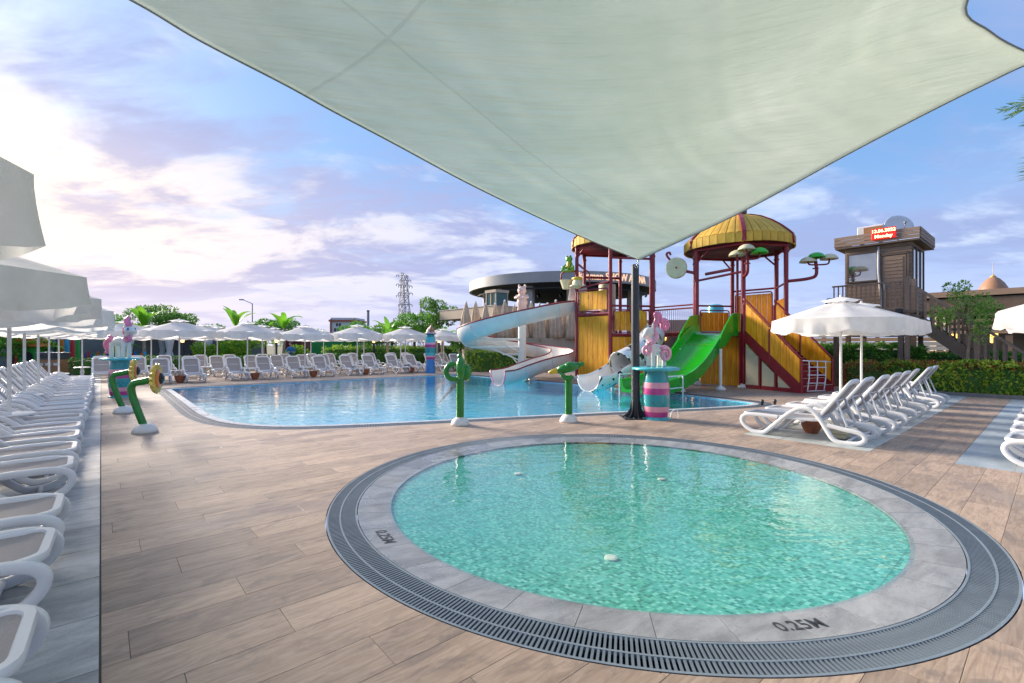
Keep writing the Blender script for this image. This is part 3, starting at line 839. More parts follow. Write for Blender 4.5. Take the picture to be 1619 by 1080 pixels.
# ------------------------------------------------------------------ shade sail and its post
def edge_pts(rows):  # (px, py, z) as measured, turned into places
    out = []
    for px, py, z in rows:
        Y = (z-EYE)*F/(HY-py); out.append(Vector(((px-CX)/F*Y, Y, z)))
    return out
eL = edge_pts([(1010, 411, 3.41), (900, 366, 3.76), (754, 297, 4.15), (617, 224, 4.5), (526, 176, 4.7), (452, 135, 4.85), (315, 64, 5.05), (206, 0, 5.2)])+[Vector((-4.9, 4.1, 5.4)), Vector((-6.0, 3.1, 5.7))]
eR = edge_pts([(1010, 411, 3.41), (1113, 364, 3.7), (1202, 320, 3.95), (1344, 242, 4.35), (1477, 173, 4.7), (1566, 129, 4.92), (1619, 104, 5.03), (1660, 91, 5.12)])
eB = [eR[-1]]+edge_pts([(1619, 80, 5.13), (1566, 50, 5.16), (1530, 0, 5.22)])+[Vector((4.35, 3.6, 5.25)), Vector((4.2, 1.5, 5.3)), Vector((4.5, -1.5, 5.4)), Vector((5.2, -5, 5.6))]
eT = [eL[-1], Vector((-3.6, 1.6, 5.4)), Vector((-1, -.8, 5.25)), Vector((2, -3, 5.3)), Vector((5.2, -5, 5.6))]
def resample(P, n):
    c = crom(P, 12); L = [0]
    for a, b in zip(c, c[1:]): L.append(L[-1]+(b-a).length)
    out = []; k = 0
    for i in range(n+1):
        d = L[-1]*i/n
        while k < len(L)-2 and L[k+1] < d: k += 1
        out.append(c[k].lerp(c[k+1], 0 if L[k+1] == L[k] else (d-L[k])/(L[k+1]-L[k])))
    return out
NSAIL = 90
L_, R2, B_, T_ = resample(eL, NSAIL), resample(eR, NSAIL), resample(eB, NSAIL), resample(eT, NSAIL)
sail = thing('shade_sail', 'large pale shade sail stretched overhead above the round pool', 'shade sail', (0, 0, 0))
sm = MB(); uvl = []
from mathutils import noise as NZ
for j in range(NSAIL+1):
    t = j/NSAIL
    for i in range(NSAIL+1):
        s = i/NSAIL
        p = (1-t)*R2[i]+t*T_[i]+(1-s)*L_[j]+s*B_[j]-((1-s)*(1-t)*R2[0]+s*(1-t)*R2[-1]+(1-s)*t*T_[0]+s*t*T_[-1])
        bell = (16*s*(1-s)*t*(1-t))
        p = p+Vector((0, 0, .06*bell))
        # creases that fan out from the corners, strongest near the edges
        e = min(s, t, 1-s, 1-t)
        p.z += (NZ.noise(Vector((s*3, t*30, 1)))*.014+NZ.noise(Vector((s*30, t*3, 4)))*.014)*min(1, e*9)*(1.25-bell)
        sm.v.append(tuple(p)); uvl.append((s, t))
m_ = NSAIL+1
sm.f = [(j*m_+i, (j+1)*m_+i, (j+1)*m_+i+1, j*m_+i+1) for j in range(NSAIL) for i in range(NSAIL)]
o = sm.build('membrane', 'sail', sail, smooth=True)
ul = o.data.uv_layers.new(name='UVMap')
for lp in o.data.loops: ul.data[lp.index].uv = uvl[lp.vertex_index]
md = o.modifiers.new('thickness', 'SOLIDIFY'); md.thickness = .0025; md.offset = 1
for P in (L_, R2, B_, T_):
    m = MB(); m.tube(P, .011, 6); m.build('edge_cable', 'grey_metal', sail, smooth=True)

pb = Vector(((1005-CX)/F*10.4, 10.4, 0)); ptop = Vector((2.70, 10.4, 3.34))
post = thing('sail_post', 'dark grey steel post holding the low corner of the shade sail', 'post', pb)
m = MB(); m.cyl((0, 0, .01), (ptop.x-pb.x, 0, ptop.z), .095, .082, 20); m.build('shaft', 'dark_steel', post, ang=40)
m = MB(); m.lathe([(.09, 0), (.05, .02), (.001, .025)], (ptop.x-pb.x, 0, ptop.z), 20); m.build('cap', 'dark_steel', post, smooth=True)
m = MB(); m.rbox((0, 0, .01), (.62, .62, .02), .006); m.build('base_plate', 'dark_steel', post)
for k in range(8):
    a = 2*PI*k/8; m = MB()
    pr = [(.09, .018), (.30, .018), (.27, .04), (.19, .10), (.13, .2), (.09, .42)]
    m.add([(r*math.cos(a)-math.sin(a)*w, r*math.sin(a)+math.cos(a)*w, z) for w in (-.006, .006) for r, z in pr],
          [tuple(range(5, -1, -1)), tuple(range(6, 12))]+[(q, (q+1) % 6, 6+(q+1) % 6, 6+q) for q in range(6)])
    m.build('gusset', 'dark_steel', post)
    m = MB(); m.cyl((.275*math.cos(a+.39), .275*math.sin(a+.39), .02), (.275*math.cos(a+.39), .275*math.sin(a+.39), .045), .016, n=6); m.build('bolt', 'chrome', post)
c1 = R2[0]-pb; tp = Vector((ptop.x-pb.x, 0, ptop.z-.06))
m = MB()
for k in range(4):
    q = tp.lerp(c1, k/3.4)+Vector((0, -.09+.03*k, .02)); r = .028
    ax = k % 2
    m.tube([q+Vector((r*math.cos(t)*(1-ax), r*math.cos(t)*ax, 1.4*r*math.sin(t))) for t in [2*PI*i/12 for i in range(12)]], .007, 6, closed=True)
m.build('shackle_chain', 'chrome', post, smooth=True)

# ------------------------------------------------------------------ parasols
def oct_r(a, R):  # octagon with flat sides facing the four axes
    q = (a+PI/8) % (PI/4)-PI/8
    return R*math.cos(PI/8)/math.cos(q)
def make_parasol(name, label, group, seed, table=True, lod=1):
    rnd = random.Random(seed)
    t = thing(name, label, 'parasol', group=group)
    R, ZA, ZE = 1.40, 2.60, 2.17; n = 48 if lod else 24
    m = MB(); m.cyl((0, 0, .05), (0, 0, 2.55), .03, .026, 10); m.build('pole', 'pole_white', t, ang=40)
    m = MB(); m.lathe([(.24, 0), (.24, .04), (.07, .07), (.06, .16), (.04, .165), (.04, .17)], n=20); m.build('base', 'pole_white', t, ang=40)
    def canopy(a, k):
        r = oct_r(a, R)*k; q = abs(((a+PI/8) % (PI/4))-PI/8)/(PI/8)      # 1 on a rib, 0 between
        z = ZA-(ZA-ZE)*(k**1.08)-.035*(1-q)*k*(1-k)*3
        return Vector((r*math.cos(a), r*math.sin(a), z))
    m = MB(); m.grid(lambda i, j: canopy(2*PI*i, .16+.84*j), n, 7, True); m.build('canopy', 'canvas', t, smooth=True)
    ph = [rnd.uniform(0, 6) for _ in range(6)]
    def val(i, j):
        a = 2*PI*i; p = canopy(a, 1.0); q = abs(((a+PI/8) % (PI/4))-PI/8)/(PI/8)
        drop = .24+.085*(1-q*q)+.014*math.sin(3*a+ph[0])
        wob = .045*math.sin(11*a+ph[1])+.045*math.sin(21*a+ph[2])+.02*math.sin(43*a+ph[5])+.055*(q**4-.3)
        inn = .05*math.sin(2*a+ph[4])*j
        k = 1+(wob*j**1.3*.9-inn*.4-.02*j)/R
        return Vector((p.x*k, p.y*k, p.z-drop*j))
    m = MB(); m.grid(val, n*2, 5, True); m.build('valance', 'canvas', t, smooth=True)
    def cap(i, j):
        a = 2*PI*i; r = oct_r(a, .42)*(.05+.95*j); q = abs(((a+PI/8) % (PI/4))-PI/8)/(PI/8)
        return Vector((r*math.cos(a), r*math.sin(a), 2.672-.10*j**1.1+.022*(1-q)*j*j*(1+.5*math.sin(5*a+ph[3]))))
    m = MB(); m.grid(cap, 48, 4, True); vc = m.build('vent_cap', 'canvas', t, smooth=True)
    m = MB(); m.lathe([(.03, 2.64), (.03, 2.69), (.018, 2.705), (.001, 2.71)], n=10); m.build('finial', 'pole_white', vc, smooth=True)
    if lod:
        for k in range(8):
            a = PI/8+k*PI/4; m = MB(); p = canopy(a, .985)
            m.cyl((0, 0, ZA-.03), p-Vector((0, 0, .018)), .009, .008, 6); rb = m.build('rib', 'pole_white', t)
            m = MB(); m.cyl(Vector((0, 0, 1.95)), canopy(a, .52)-Vector((0, 0, .03)), .007, n=6); m.build('strut', 'pole_white', rb)
        m = MB(); m.cyl((0, 0, 1.9), (0, 0, 2.0), .05, n=12); m.build('runner', 'pole_white', t)
    if table:
        m = MB(); m.lathe([(.03, .44), (.30, .445), (.315, .455), (.315, .47), (.30, .48), (.03, .48)], n=28); tt = m.build('table_top', 'white_plastic', t, ang=40)
        m = MB(); m.lathe([(.09, .17), (.075, .3), (.05, .44)], n=14); m.build('table_stem', 'pole_white', tt, smooth=True)
    return t
def parasol_at(proto, u, v, label, group, rz=0.0, sc=1.0, sz=None):
    return copy_thing(proto, W(u, v), TH+rz, label, group, (sc, sc, sz or sc))
pp = [make_parasol('parasol', 'x', 'x', s) for s in (1, 2, 3)]
pf = [make_parasol('parasol', 'x', 'x', s, lod=0) for s in (11, 12, 13)]
g = 'parasols over the left lounger row'
LV = [(-1.57, 2.25), (-1.4, 5.9), (-1.29, 8.4), (-1.13, 11.2), (-1.3, 15.2), (-1.3, 18.3), (-1.3, 21.9), (-1.25, 25.6)]
for i, (u, v) in enumerate(LV):
    parasol_at(pp[i % 3], u, v, f'white octagonal parasol over the left lounger row, {ORD[i]} one from the viewer', g, random.uniform(-.12, .12) if i else PI/8, 1.0)
g = 'parasols over the right lounger row'
for i, (u, v) in enumerate([(11.9, 3.05), (13.95, 3.15)]):
    parasol_at(pp[(i+1) % 3], u, v, ['large white parasol nearest the viewer over the right lounger row', 'white parasol half hidden behind the large one by the stairs', 'white parasol farthest along the right lounger row by the hedge'][i], g, R_(-3), .92, .98)
parasol_at(pp[0], 12.2, -.55, 'white parasol cut by the right edge of the picture', 'parasols at the right edge', .1)
parasol_at(pp[2], 15.2, -.55, 'white parasol lower and behind the one cut by the right edge', 'parasols at the right edge', -.1)
F1 = [2.45, 5.3, 7.9, 10.6, 13.3, 16.3]; F2 = [.7, 3.9, 6.7, 9.4, 12.1, 14.9, 17.8]; F3 = [-.6, 2.1, 5.0, 8.1, 11.0, 13.8, 16.6]
for nm, us, v in (('front', F1, 25.1), ('middle', F2, 28.6), ('back', F3, 31.9)):
    for i, u in enumerate(us):
        parasol_at(pf[i % 3], u+random.uniform(-.15, .15), v+random.uniform(-.15, .15), f'white parasol in the {nm} row across the large pool, {ORD[i] if i else "first"} from the left', f'parasols across the large pool, {nm} row', random.uniform(-.3, .3), random.uniform(.97, 1.02))
def drop(o):
    for c in list(o.children): drop(c)
    bpy.data.objects.remove(o)
for p in pp+pf: drop(p)

# ------------------------------------------------------------------ sun loungers
def make_lounger():
    """x runs from the foot end to the head end"""
    t = thing('sun_lounger', 'x', 'sun lounger')
    side = [(.62, .335), (.35, .342), (.14, .335), (.035, .285), (.02, .20), (.085, .11), (.20, .045), (.31, .03), (.40, .045), (.50, .13), (.66, .29), (.80, .42), (.93, .505), (1.06, .525), (1.16, .49), (1.26, .37), (1.36, .20), (1.43, .085), (1.52, .034), (1.66, .03), (1.80, .05), (1.87, .12), (1.84, .19), (1.74, .225), (1.58, .245), (1.36, .29)]
    prof = [(-.033, -.022), (-.026, -.029), (.026, -.029), (.033, -.022), (.033, .022), (.026, .029), (-.026, .029), (-.033, .022)]
    for s in (-1, 1):
        path = crom([(x, s*.325, z) for x, z in side], 4)
        m = MB(); m.sweep(path, prof, up=(0, s, 0)); 
        m.build('side_frame', 'white_plastic', t, ang=50)
    # seat: a rounded frame with the sling set into it
    def rrect(x0, x1, y, r, n=4):
        out = []
        for cx, cy, a0 in ((x1-r, y-r, 0), (x0+r, y-r, PI/2), (x0+r, -y+r, PI), (x1-r, -y+r, 3*PI/2)):
            for k in range(n+1): a = a0+PI/2*k/n; out.append((cx+r*math.cos(a), cy+r*math.sin(a)))
        return out
    def seat_z(x): return .345-.03*math.sin(PI*min(1, max(0, (x-.1)/1.1)))+.02*max(0, x-.9)
    q = rrect(.035, 1.24, .298, .11)
    m = MB(); m.sweep([(x, y, seat_z(x)) for x, y in q], [(-.024, -.024), (.024, -.024), (.03, .0), (.02, .02), (-.02, .02), (-.03, 0)], closed=True); sf_ = m.build('seat_frame', 'white_plastic', t, ang=50)
    q = rrect(.048, 1.23, .288, .10)
    m = MB(); m.v = [(x, y, seat_z(x)+.008) for x, y in q]+[(x*.86+.09, y*.8, seat_z(x*.86+.09)-.004) for x, y in q]+[(.64, 0, seat_z(.64)-.008)]
    n = len(q); m.f = [(i, (i+1) % n, n+(i+1) % n, n+i) for i in range(n)]+[(n+i, n+(i+1) % n, 2*n) for i in range(n)]
    m.build('seat_sling', 'sling', sf_, smooth=True)
    ang = R_(54); px, pz = 1.19, .35; ca, sa = math.cos(ang), math.sin(ang)
    def bk(x, y, h=0.0): return Vector((px+x*ca-h*sa, y, pz+x*sa+h*ca))
    def bow(x): return .018*math.sin(PI*x/.82)
    q = rrect(0, .80, .298, .13)
    m = MB(); m.sweep([bk(x, y, -bow(x)) for x, y in q], [(-.034, -.024), (.034, -.024), (.042, 0), (.03, .024), (-.03, .024), (-.042, 0)], up=(-sa, 0, ca), closed=True); bf_ = m.build('back_frame', 'white_plastic', t, ang=50)
    q = rrect(.02, .78, .28, .12)
    m = MB(); m.v = [tuple(bk(x, y, .004-bow(x))) for x, y in q]+[tuple(bk((x-.4)*.75+.4, y*.75, -.008-bow((x-.4)*.75+.4))) for x, y in q]+[tuple(bk(.4, 0, -.03))]
    n = len(q); m.f = [(i, (i+1) % n, n+(i+1) % n, n+i) for i in range(n)]+[(n+i, n+(i+1) % n, 2*n) for i in range(n)]
    m.build('back_sling', 'sling', bf_, smooth=True)
    m = MB(); a = bk(.42, 0, -.05)
    for s in (-1, 1): m.tube([bk(.44, s*.26, -.03), Vector((1.62, s*.26, .30)), Vector((1.60, s*.24, .25))], .02, 6)
    m.tube([Vector((1.60, -.25, .25)), Vector((1.60, .25, .25))], .016, 6); m.tube([bk(.44, -.26, -.03), bk(.44, .26, -.03)], .014, 6)
    m.build('back_support', 'white_plastic', bf_, smooth=True)
    m = MB()
    for x, z in ((.27, .045), (1.63, .05), (.98, .30)): m.tube([(x, -.31, z), (x, .31, z)], .02, 6)
    m.build('cross_bar', 'white_plastic', t, smooth=True)
    return t
lg = make_lounger()
HV, HU, HMV = TH+PI/2, TH+PI, TH-PI/2          # head towards +v, -u, -v
j = lambda a=.04: random.uniform(-a, a)
left_v = [2.92, 4.2, 5.18, 6.95, 7.98, 9.08, 10.1, 11.3, 12.55, 13.5, 14.6, 15.7, 16.7, 17.7, 18.7, 19.7, 20.7, 21.8, 22.9, 24.0, 25.0]
for i, v in enumerate(left_v):
    copy_thing(lg, W(-.20+j(.03), v), HU+j(.035), f'white framed sling lounger in the left row, {ORD[i]} from the viewer', 'loungers in the left row', (1.02, 1, 1))
for i, u in enumerate([9.25, 10.2, 11.2, 12.35, 13.3, 14.5, 16.1, 17.2]):
    copy_thing(lg, W(u, 3.83+j()), HMV+j(.04), f'white lounger with taupe sling in the right row, {ORD[i]} from the viewer', 'loungers in the right row')
for i, u in enumerate([9.35, 10.4, 11.5, 12.6, 13.7]):
    copy_thing(lg, W(u, .50+j()), HMV+j(.02), f'white lounger cut by the right edge of the picture, {ORD[i]} from the viewer', 'loungers at the right edge')
for nm, us, v, k in (('front', F1, 23.75, .60), ('middle', F2, 27.2, .62), ('back', F3, 30.4, .62)):
    q = 0
    for u in us:
        for s in (-1, 1):
            if u+s*k < -.9: continue
            copy_thing(lg, W(u+s*k+j(.06), v+j(.12)), HV+j(.05), f'white lounger in the {nm} row across the large pool, {ORD[q] if q else "first"} from the left', f'loungers across the large pool, {nm} row', (1, 1, 1.0)); q += 1
drop(lg)

# ------------------------------------------------------------------ plant pots by the parasol feet
def pot(u, v, label, group, s=1.0):
    t = thing('plant_pot', label, 'pot', W(u, v), 0, group); t.scale = (s,)*3
    m = MB(); m.lathe([(.001, 0), (.10, 0), (.15, .10), (.175, .20), (.165, .235), (.19, .245), (.19, .285), (.165, .285), (.15, .255), (.001, .25)], n=20); m.build('bowl', 'terracotta', t, ang=45)
    m = MB(); m.lathe([(.155, .254), (.001, .262)], n=14); m.build('soil', 'soil', t)
for i, u in enumerate(F1):
    pot(u+.05, 24.2, f'terracotta pot between front row loungers across the pool, {ORD[i] if i else "first"} from the left', 'terracotta pots across the pool', 1.05)
pot(9.75, 2.95, 'terracotta pot under the nearest lounger of the right row', 'pots under loungers')
pot(-1.3, 6.2, 'terracotta pot under a lounger of the left row', 'pots under loungers')
m = MB(); m.rbox((0, 0, .12), (.42, .30, .05), .015); m.rbox((0, 0, .06), (.36, .24, .1), .02)
tag(m.build('step_stool', 'cream_panel', None, loc=W(9.55, 2.45), rz=TH), 'pale plastic box under the nearest lounger of the right row', 'box')

# ------------------------------------------------------------------ the play towers
def hexv(c, R, k):  # k = 0..5 at 30, 90, ... degrees in the deck's grid
    a = R_(30+60*k); return Vector((c[0]+R*math.cos(a), c[1]+R*math.sin(a), 0))
board_cache = {}
def boards(root, A, B, z0, z1, n, mat='yellow_board', th=.035, name='board', gap=.012, sub=None):
    """vertical boards side by side from A to B (grid coordinates, relative to root)"""
    A, B = Vector(A), Vector(B); d = B-A; L = Vector((d.x, d.y, 0)).length; w = L/n; a = math.atan2(d.y, d.x)
    for i in range(n):
        p = A+d*((i+.5)/n)
        if isinstance(z0, tuple):   # sloping panel: bottoms and tops fall from A to B
            f0, f1 = i/n, (i+1)/n
            zb0, zb1 = z0[0]+(z0[1]-z0[0])*f0, z0[0]+(z0[1]-z0[0])*f1; zt0, zt1 = z1[0]+(z1[1]-z1[0])*f0, z1[0]+(z1[1]-z1[0])*f1
            h = (w-gap)/2; m = MB()
            m.add([(-h, -th/2, zb0), (h, -th/2, zb1), (h, -th/2, zt1), (-h, -th/2, zt0), (-h, th/2, zb0), (h, th/2, zb1), (h, th/2, zt1), (-h, th/2, zt0)],
                  [(0, 1, 2, 3), (7, 6, 5, 4), (0, 4, 5, 1), (3, 2, 6, 7), (0, 3, 7, 4), (1, 5, 6, 2)])
            m.build(name, mat, sub or root, loc=(p.x, p.y, 0), rz=a)
        else:
            key = (round(w, 3), round(z1-z0, 3), mat)
            if key not in board_cache: m = MB(); m.rbox((0, 0, 0), (w-gap, th, z1-z0), .008); board_cache[key] = m.mesh(name, mat)
            link(name, board_cache[key], sub or root, (p.x, p.y, (z0+z1)/2), a)
def frame_loop(root, A, B, z0, z1, r=.022, name='panel_frame', rad=.1):
    A, B = Vector(A), Vector(B); d = (B-A); L = d.length; d.normalize(); P = []
    for cx, cz, a0 in ((L-rad, z1-rad, 0), (rad, z1-rad, PI/2), (rad, z0+rad, PI), (L-rad, z0+rad, 3*PI/2)):
        for k in range(4): a = a0+PI/2*k/3; q = A+d*(cx+rad*math.cos(a)); P.append((q.x, q.y, cz+rad*math.sin(a)))
    m = MB(); m.tube(P, r, 6, closed=True); m.build(name, 'maroon', root, smooth=True)
def bar_tube(root, p0, p1, r, name, mat='maroon', n=8):
    m = MB(); m.cyl(p0, p1, r, n=n); return m.build(name, mat, root, ang=40)
def flange(root, p, axis='z', r=.1, mat='maroon'):
    m = MB(); ax = {'z': Vector((0, 0, 1)), 'x': Vector((1, 0, 0)), 'y': Vector((0, 1, 0))}[axis]; p = Vector(p)
    m.cyl(p-ax*.025, p+ax*.025, r, n=12); m.build('flange', mat, root, ang=40)
def shrink(A, B, k):
    d = (B-A).normalized()*k; return A+d, B-d
def dome(root, cz, R, h, n=42):
    prof = [(r, cz+.34+h*(1-(r/R)**2.1)) for r in (.22, .5, .9, 1.3, 1.6, 1.84, R)]
    st = None
    m = MB(); dth = 2*PI/n; vs = []
    for i, (r, z) in enumerate(prof):
        for a, e in ((-.5, -.028), (-.44, .012), (0, .022), (.44, .012), (.5, -.028)): vs.append(((r+e)*math.cos(a*dth), (r+e)*math.sin(a*dth), z+e))
    m.add(vs, [(5*i+k, 5*i+5+k, 5*i+6+k, 5*i+1+k) for i in range(len(prof)-1) for k in range(4)])
    me = m.mesh('roof_board', 'thatch', ang=30)
    m = MB(); w = 2*R*math.tan(dth/2); m.rbox((R+.03, 0, cz+.165), (.05, w-.008, .36), .012); me2 = m.mesh('rim_board', 'thatch')
    for k in range(n):
        a = dth*k
        link('roof_board', me, root, rz=a); b = link('rim_board', me2, root, rz=a); b.location = (0, 0, random.uniform(-.012, .012))
    for k in range(6):
        a = R_(30+60*k); m = MB()
        P = [((r+.05)*math.cos(a), (r+.05)*math.sin(a), z+.03) for r, z in prof]+[((R+.07)*math.cos(a), (R+.07)*math.sin(a), cz+.3), ((R+.07)*math.cos(a), (R+.07)*math.sin(a), cz)]
        m.sweep(P, [(-.07, -.03), (.07, -.03), (.07, .03), (-.07, .03)]); m.build('roof_rib', 'maroon', root)
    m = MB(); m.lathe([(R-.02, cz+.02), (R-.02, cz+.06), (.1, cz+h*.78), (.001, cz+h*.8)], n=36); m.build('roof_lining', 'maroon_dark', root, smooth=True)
    m = MB(); P = [((R-.1)*math.cos(R_(30+60*k)), (R-.1)*math.sin(R_(30+60*k)), cz-.06) for k in range(6)]; m.tube(P, .055, 8, closed=True); m.build('ring_beam', 'maroon', root, ang=40)
    m = MB(); m.ell((0, 0, cz+h+.52), (.36, .36, .30), 18, 12); m.build('finial_ball', 'ball_brown', root, smooth=True)
def tower(c, R, label, ztop, zrim):
    t = thing('play_tower', label, 'play tower', W(*c), TH)
    V = [hexv((0, 0), R, k) for k in range(6)]
    for v in V:
        m = MB(); m.cyl((v.x, v.y, .1), (v.x, v.y, ztop), .082, n=14); m.build('post', 'maroon', t, ang=40)
        m = MB(); m.lathe([(.20, 0), (.19, .07), (.14, .14), (.085, .17)], (v.x, v.y, 0), 18); m.build('post_foot', 'fibre_white', t, smooth=True)
        flange(t, (v.x, v.y, .62), r=.12); flange(t, (v.x, v.y, zrim-.3), r=.11)
    dome(t, zrim, 2.0, 1.05)
    return t, V
# V[0]=30, V[1]=90, V[2]=150, V[3]=210, V[4]=270, V[5]=330
LC, LR = (18.2, 13.6), 1.9; RCn, RR = (19.6, 8.6), 1.82
t1, V = tower(LC, LR, 'taller domed play tower of yellow boards beside the white spiral slide', 6.6, 6.1)
for k, (za, zb) in ((2, (.05, 2.88)),):
    A, B = shrink(V[2], V[3], .09); boards(t1, A, B, .04, 2.86, 6)
    bar_tube(t1, V[2]+Vector((0, 0, 2.95)), V[3]+Vector((0, 0, 2.95)), .075, 'beam')
    A, B = shrink(V[2], V[3], .17); boards(t1, A, B, 3.14, 3.98, 6); A, B = shrink(V[2], V[3], .11); frame_loop(t1, A-Vector((.05, 0, 0)), B-Vector((.05, 0, 0)), 3.08, 4.05, .03)
A, B = shrink(V[3], V[4], .09); boards(t1, A, B, .04, 1.94, 6); bar_tube(t1, V[3]+Vector((0, 0, 2.03)), V[4]+Vector((0, 0, 2.03)), .07, 'beam')
A, B = shrink(V[3], V[4], .2); boards(t1, A, B, 2.2, 3.04, 6); A, B = shrink(V[3], V[4], .13); frame_loop(t1, A-Vector((.03, .05, 0)), B-Vector((.03, .05, 0)), 2.14, 3.1, .03)
bar_tube(t1, V[3]+Vector((0, 0, 3.28)), V[4]+Vector((0, 0, 3.28)), .045, 'rail')
for a, b in ((2, 1), (1, 0), (0, 5)):
    for z in (2.95, 3.5, 4.0) if a == 2 else (2.03, 2.6, 3.25): bar_tube(t1, V[a]+Vector((0, 0, z)), V[b]+Vector((0, 0, z)), .05, 'rail')
for a, b in ((2, 1), (3, 4)): bar_tube(t1, V[a]+Vector((0, 0, 5.35)), V[b]+Vector((0, 0, 5.35)), .05, 'water_pipe')
bar_tube(t1, V[1]+Vector((0, 0, 4.95)), V[0]+Vector((0, 0, 4.95)), .06, 'water_pipe')
for k in (2, 3, 1):
    v = V[k]; w_ = V[(k+1) % 6]; d = (w_-v).normalized(); bar_tube(t1, v+Vector((0, 0, 5.55)), v+d*.45+Vector((0, 0, 6.02)), .035, 'brace')
for z, R_i in ((2.9, 1.0), (1.98, 1.0)):
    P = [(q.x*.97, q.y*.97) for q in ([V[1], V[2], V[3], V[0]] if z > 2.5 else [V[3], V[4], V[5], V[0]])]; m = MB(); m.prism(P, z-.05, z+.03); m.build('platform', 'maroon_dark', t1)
# tipping buckets, spouts and a frog on the left of the taller tower
arm = V[2]
m = MB(); m.tube(crom([arm+Vector((0, 0, 4.95)), arm+Vector((-.15, .35, 5.0)), arm+Vector((-.2, .75, 4.95)), arm+Vector((-.2, .8, 4.6))], 4), .035, 8); m.build('bucket_arm', 'maroon', t1, smooth=True)
m = MB(); m.lathe([(.14, -.36), (.17, -.35), (.30, .05), (.31, .06), (.28, .05), (.15, -.3), (.001, -.3)], (arm.x-.15, arm.y+.52, 4.55), 18); m.build('tipping_bucket', 'cream_gloss', t1, ang=50)
fr = thing('frog_figure', 'bright green frog figure perched high on the taller play tower', 'figure', W(*LC)+W(arm.x-.12, arm.y+.35)+Vector((0, 0, 4.98)), TH+R_(200))
m = MB(); m.lathe([(.001, 0), (.28, .0), (.36, .04), (.26, .05), (.001, .06)], n=16); m.build('lily_pad', 'light_green', fr, smooth=True)
m = MB(); m.ell((0, 0, .28), (.17, .16, .24), 14, 10); m.ell((.04, 0, .58), (.15, .17, .13), 14, 10)
for s in (-1, 1):
    m.ell((.08, s*.09, .70), .055, 8, 6); m.tube(crom([(0, s*.12, .16), (.2, s*.26, .22), (.12, s*.24, .05), (.3, s*.28, .05)], 4), .05, 7); m.tube(crom([(.05, s*.13, .38), (.16, s*.2, .25), (.2, s*.14, .08)], 4), .035, 6)
o = m.build('body', 'light_green', fr, smooth=True); rm = o.modifiers.new('r', 'REMESH'); rm.mode = 'VOXEL'; rm.voxel_size = .022; rm.use_smooth_shade = True
for s in (-1, 1): m = MB(); m.ell((.12, s*.09, .715), .026, 8, 6); m.build('eye', 'black_gloss', fr, smooth=True)
m = MB(); m.ell((.09, 0, .27), (.11, .11, .19), 12, 8); m.build('belly', 'yellow_gloss', fr, smooth=True)
# duck-like spout and pipes on the front rail
mid = (V[2]*.82+V[3]*.18)
sp = Vector((mid.x-.35, mid.y, 4.35))
m = MB(); m.ell(sp, (.22, .24, .24), 14, 10); m.ell(sp+Vector((-.18, 0, -.12)), (.2, .26, .07), 12, 6); m.build('water_spout', 'cream_gloss', t1, smooth=True)
m = MB(); m.ell(sp+Vector((0, 0, .22)), (.24, .26, .09), 14, 6); m.build('spout_cap', 'yellow_gloss', t1, smooth=True)
bar_tube(t1, V[2]+Vector((-.12, 0, 4.15)), V[3]+Vector((-.12, 0, 4.3)), .04, 'water_pipe')
m = MB(); q = V[2]*.55+V[3]*.45; m.tube(crom([q+Vector((-.12, 0, 4.25)), q+Vector((-.14, 0, 4.75)), q+Vector((-.3, .1, 4.9)), q+Vector((-.42, .2, 4.75))], 4), .03, 7); m.build('spray_hook', 'maroon', t1, smooth=True)
q = V[3]*.55+V[4]*.45+Vector((-.1, -.15, 0))
m = MB(); m.tube(crom([q+Vector((0, 0, 3.28)), q+Vector((-.05, -.05, 2.7)), q+Vector((-.1, -.1, 2.55)), q+Vector((-.1, -.3, 2.55)), q+Vector((-.1, -.35, 2.9))], 4), .03, 7); m.build('spray_hook', 'maroon', t1, smooth=True)
m = MB(); m.lathe([(.001, -.2), (.14, -.2), (.2, .1), (.21, .18), (.17, .18), (.001, .1)], q+Vector((-.1, -.42, 2.85)), 16); m.build('water_bucket', 'yellow_gloss', t1, ang=40)
m = MB(); m.ell(q+Vector((-.1, -.32, 3.05)), (.1, .1, .14), 12, 8); m.build('bucket_valve', 'orange_gloss', t1, smooth=True)
m = MB(); c_ = (V[1]+V[0])*.5; m.lathe([(.42, 2.0), (.42, 4.6), (.40, 4.62), (.40, 2.0)], (c_.x+.25, c_.y-.1, 0), 20); m.build('storage_drum', 'cream_panel', t1, ang=40)

t2, U = tower(RCn, RR, 'lower domed play tower with a staircase and the green slide', 5.75, 5.42)
A, B = shrink(U[2], U[3], .1); boards(t2, A+Vector((.12, 0, 0)), B+Vector((.12, 0, 0)), .04, 1.9, 8)
bar_tube(t2, U[2]+Vector((0, 0, 2.02)), U[3]+Vector((0, 0, 2.02)), .07, 'beam')
A, B = shrink(U[1], U[0], .2); boards(t2, A, B, 2.2, 3.02, 6); frame_loop(t2, A-Vector((.03, .05, 0)), B-Vector((.03, .05, 0)), 2.14, 3.1, .028)
A, B = shrink(U[0], U[5], .15); boards(t2, A, B, 2.12, 3.75, 7); frame_loop(t2, A-Vector((.05, 0, 0)), B-Vector((.05, 0, 0)), 2.08, 3.82, .028)
A, B = shrink(U[5], U[4], .15); boards(t2, A, B, 2.12, 3.4, 6)
for a, b in ((1, 0), (0, 5), (5, 4)): bar_tube(t2, U[a]+Vector((0, 0, 2.02)), U[b]+Vector((0, 0, 2.02)), .07, 'beam'); bar_tube(t2, U[a]+Vector((0, 0, 3.3 if a == 1 else 3.95)), U[b]+Vector((0, 0, 3.3 if a == 1 else 3.95)), .04, 'rail')
m = MB(); m.prism([(q.x*.98, q.y*.98) for q in U], 1.95, 2.07); m.build('platform', 'maroon_dark', t2)
